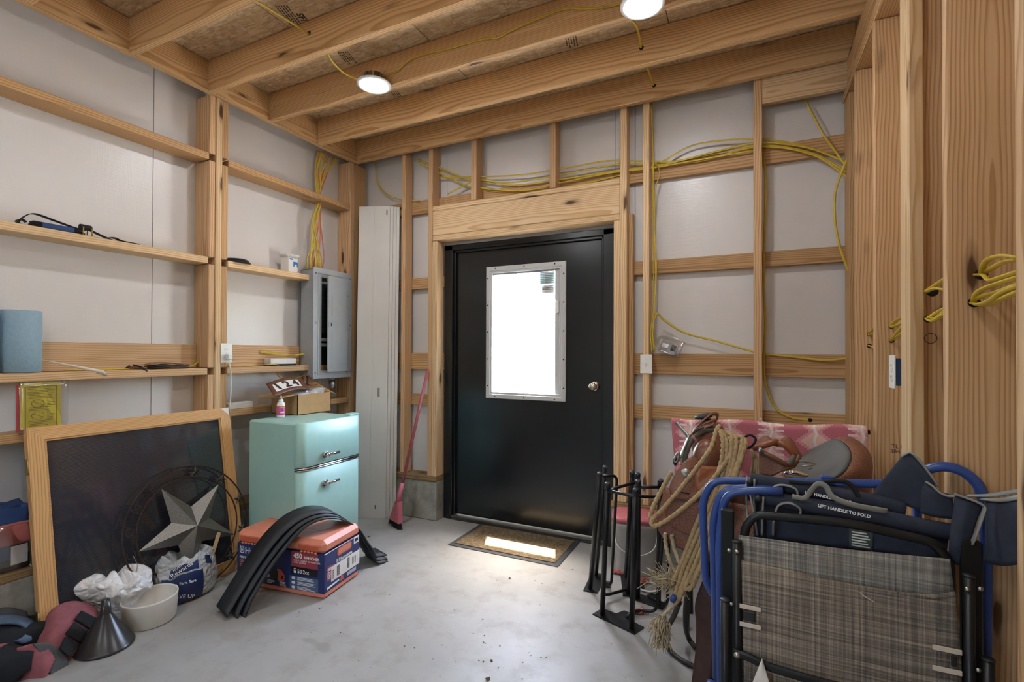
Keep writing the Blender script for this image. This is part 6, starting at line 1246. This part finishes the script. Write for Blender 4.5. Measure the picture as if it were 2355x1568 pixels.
for a_ in ([(0.522, 2.837, 1.372), (0.514, 2.75, 1.381), (0.489, 2.55, 1.392)], [(0.522, 2.837, 1.367), (0.515, 2.75, 1.367), (0.489, 2.55, 1.368)], [(0.521, 2.837, 1.316), (0.515, 2.75, 1.311), (0.488, 2.55, 1.303)]): rl(*a_, lb=L5)
# drilled holes as dark recesses on the stud faces
for p, y_, r in (((2257,630), 1.640, .014), ((2240,695), 1.640, .014), ((2142,668), 1.974, .015), ((2133,733), 1.974, .012), ((2049,750), 2.444, .010), ((2049,783), 2.444, .010), ((1999,768), 2.838, .012), ((1999,795), 2.838, .012)): pass
def hole(c, r, parent): MB().lathe([(r, 0), (r, .0008), (r * .2, .0009)], 16, M=Matrix.Translation(c) @ Matrix.Rotation(R(90), 4, 'X')).build('drilled_hole', 'dark_hole', parent)
for c, r in (((0.536, 1.64, 1.482), .014), ((0.522, 1.64, 1.411), .013), ((0.528, 1.975, 1.476), .016), ((0.517, 1.975, 1.39), .012), ((0.523, 2.444, 1.389), .01), ((0.523, 2.444, 1.332), .01), ((0.522, 2.838, 1.372), .01), ((0.522, 2.838, 1.316), .01), ((-2.052, 1.832, 2.934), .012), ((-0.51, 2.655, 2.91), .012), ((-0.511, 3.055, 2.904), .011), ((0.315, 3.2, 0.906), .011)): hole(c, r, wr)
MB().tube([((0.523, 1.974, 1.328)[0] + .016 * math.cos(k * .4488), 1.9745, (0.523, 1.974, 1.328)[2] + .016 * math.sin(k * .4488)) for k in range(14)], .0012, 5, closed=True).build('hole_saw_ring', 'ink', wr)
# switch, right outlet
outlet('light_switch', 'white light switch on the stud right of the door', frame((-.566, 3.1095, 1.21), (1, 0, 0), (0, 0, 1)), switch=True, cat='switch')
o = outlet('wall_outlet', 'white duplex outlet with blue box between the right studs', frame((.466, 2.155, 1.215), (0, -1, 0), (0, 0, 1)))
MB().box(-.027, .03, -.048, .048, -.06, -.001, .003).build('wiring_box', plain('box_blue', '24436f', .5), o)
t = thing('parts_bag', 'small card of parts in a clear bag above the light switch', 'parts bag', (-.5, 3.16, 1.28))
Mb = frame((-0.502, 3.165, 1.293), (.94, -.2, -.28), (.3, .25, .95)); MB().box(0, .11, 0, .07, 0, .006, .002, M=Mb).build('card', plain('card_grey', '8d8a8c', .5, var=.3, vs=20), t, world=True); MB().box(.07, .1, .02, .06, .006, .0066, M=Mb).build('card_print', 'ink', t, world=True); MB().box(.01, .05, .03, .055, .006, .0066, M=Mb).build('card_print', 'lettering_white', t, world=True)
MB().grid(lambda u, v: Mb @ Vector((-.02 + .16 * u, -.01 + .15 * v * (1 - .3 * u), .010 + .006 * math.sin(6 * u + 5 * v))), 10, 10, thick=.0004).build('bag_film', 'clear_film', t, world=True)
# lumber and sheathing stamps
def osb_mark(p, d, rows, w_, sfi=False):
    o = Vector((p[0], p[1], 3.0052)); M = frame(o, (d[0], d[1], 0), (-d[1], d[0], 0)) @ Matrix.Diagonal((1, -1, -1, 1))
    m = MB(); rn = random.Random(int(abs(p[0]) * 1000))
    for k in range(rows):
        x = 0
        while x < w_ * (1 - .12 * (k % 3)):
            l = rn.uniform(.006, .022); m.box(x, x + l, -k * .014, -k * .014 - .007, 0, .0003, M=M); x += l + .005
    m.build('stamp', 'ink_faint', ceil)
    if sfi: text('SFI', .05, 'ink', ceil, M @ Matrix.Translation((.06, .012, 0)), .0002, 'stamp', bold=.001)
for p, d, r_, w_, s in (((-2.068, 1.709, 3.005), (-.35, .94), 5, .16, True), ((-2.069, 2.123, 3.005), (-.3, .95), 5, .11, False), ((-0.838, 2.543, 3.005), (-.2, .98), 5, .10, False), ((-2.087, 2.594, 3.005), (-.3, .95), 4, .07, False)): osb_mark(p, d, r_, w_, s)
m = MB()
for k in range(2): m.box(0, .055, k * .018, k * .018 + .012, 0, .0003, M=frame((0.517, 2.444, 0.875), (1, 0, 0), (0, 0, 1)))
text('384 KORE 5', .022, 'ink', wr, frame((0.517, 2.444, 0.88), (1, 0, 0), (0, 0, 1)), .0001, 'stamp'); text('TL NO', .022, 'ink', wr, frame((0.521, 2.444, 0.9), (1, 0, 0), (0, 0, 1)), .0001, 'stamp')
# floor litter: bark crumbs, leaf bits and red scraps too small to pick apart
m = MB(); rn = random.Random(21)
def crumb(x, y, s, flat=.4):
    vs = [(x + s * math.cos(a) * rn.uniform(.5, 1), y + s * math.sin(a) * rn.uniform(.5, 1), .001 + s * flat * rn.random()) for a in (0, 1.3, 2.4, 3.8, 5)]; m.add(vs + [(x, y, s * flat)], [(0, 1, 5), (1, 2, 5), (2, 3, 5), (3, 4, 5), (4, 0, 5)])
for p, s in (((-0.958, 1.812, 0), .010), ((-0.916, 1.703, 0), .016), ((-0.985, 1.793, 0), .006), ((-1.215, 2.514, 0), .009), ((-1.344, 1.735, 0), .007), ((-1.143, 2.071, 0), .007), ((-0.93, 2.777, 0), .008), ((-2.36, 2.645, 0), .012), ((-1.921, 1.804, 0), .006), ((-0.526, 2.33, 0), .006)): crumb(p[0], p[1], s)
for k in range(170):
    x, y = rn.uniform(-2.4, -.3), rn.uniform(1.35, 3.05); crumb(x, y, rn.uniform(.0015, .004), .3)
for k in range(26): c = rn.choice(((-0.877, 1.851, 0), (-1.389, 1.702, -0), (-1.119, 1.834, 0), (-1.023, 2.55, 0))); crumb(c[0] + rn.gauss(0, .1), c[1] + rn.gauss(0, .08), rn.uniform(.003, .006), .3)
o = m.build('floor_litter', plain('bark', '4a3a2a', .9)); tag(o, 'dark bark crumbs and dirt scattered on the concrete floor', 'dirt', kind='stuff')
plain('scrap_red', 'b85a50', .6)
for i, (p, lb) in enumerate((((-0.68, 2.842, 0.01), 'red plastic scrap lying behind the nearest table leg'), ((-0.489, 2.457, 0.01), 'crumpled red ribbon scrap by the foot plate'), ((-0.528, 2.796, 0.01), 'red wrapper scrap near the white bucket'))):
    t = thing('plastic_scrap', lb, 'scrap', (p[0], p[1], .0))
    MB().grid(lambda u, v: (-.03 + .06 * u + .01 * nz(u * 3, v * 3, i), -.02 + .04 * v, .012 + .02 * nz(u * 4 + i, v * 4, 2.2)), 8, 6, thick=.001).build('film', 'scrap_red', t)
    MB().ribbon(spline([(.0, .0, .012), (.02, .015, .03), (.04, .0, .008), (.055, .01, .004)], 5), .008, .001, (0, 1, .3)).build('strip', 'scrap_red', t)
t = thing('plastic_ring', 'white plastic ring on the floor between the table legs', 'ring', (-0.49, 2.744, 0.004))
MB().lathe([(.05, 0), (.062, 0), (.062, .006), (.05, .006), (.05, 0)], 30, caps=False).build('ring_band', 'white_plastic', t)
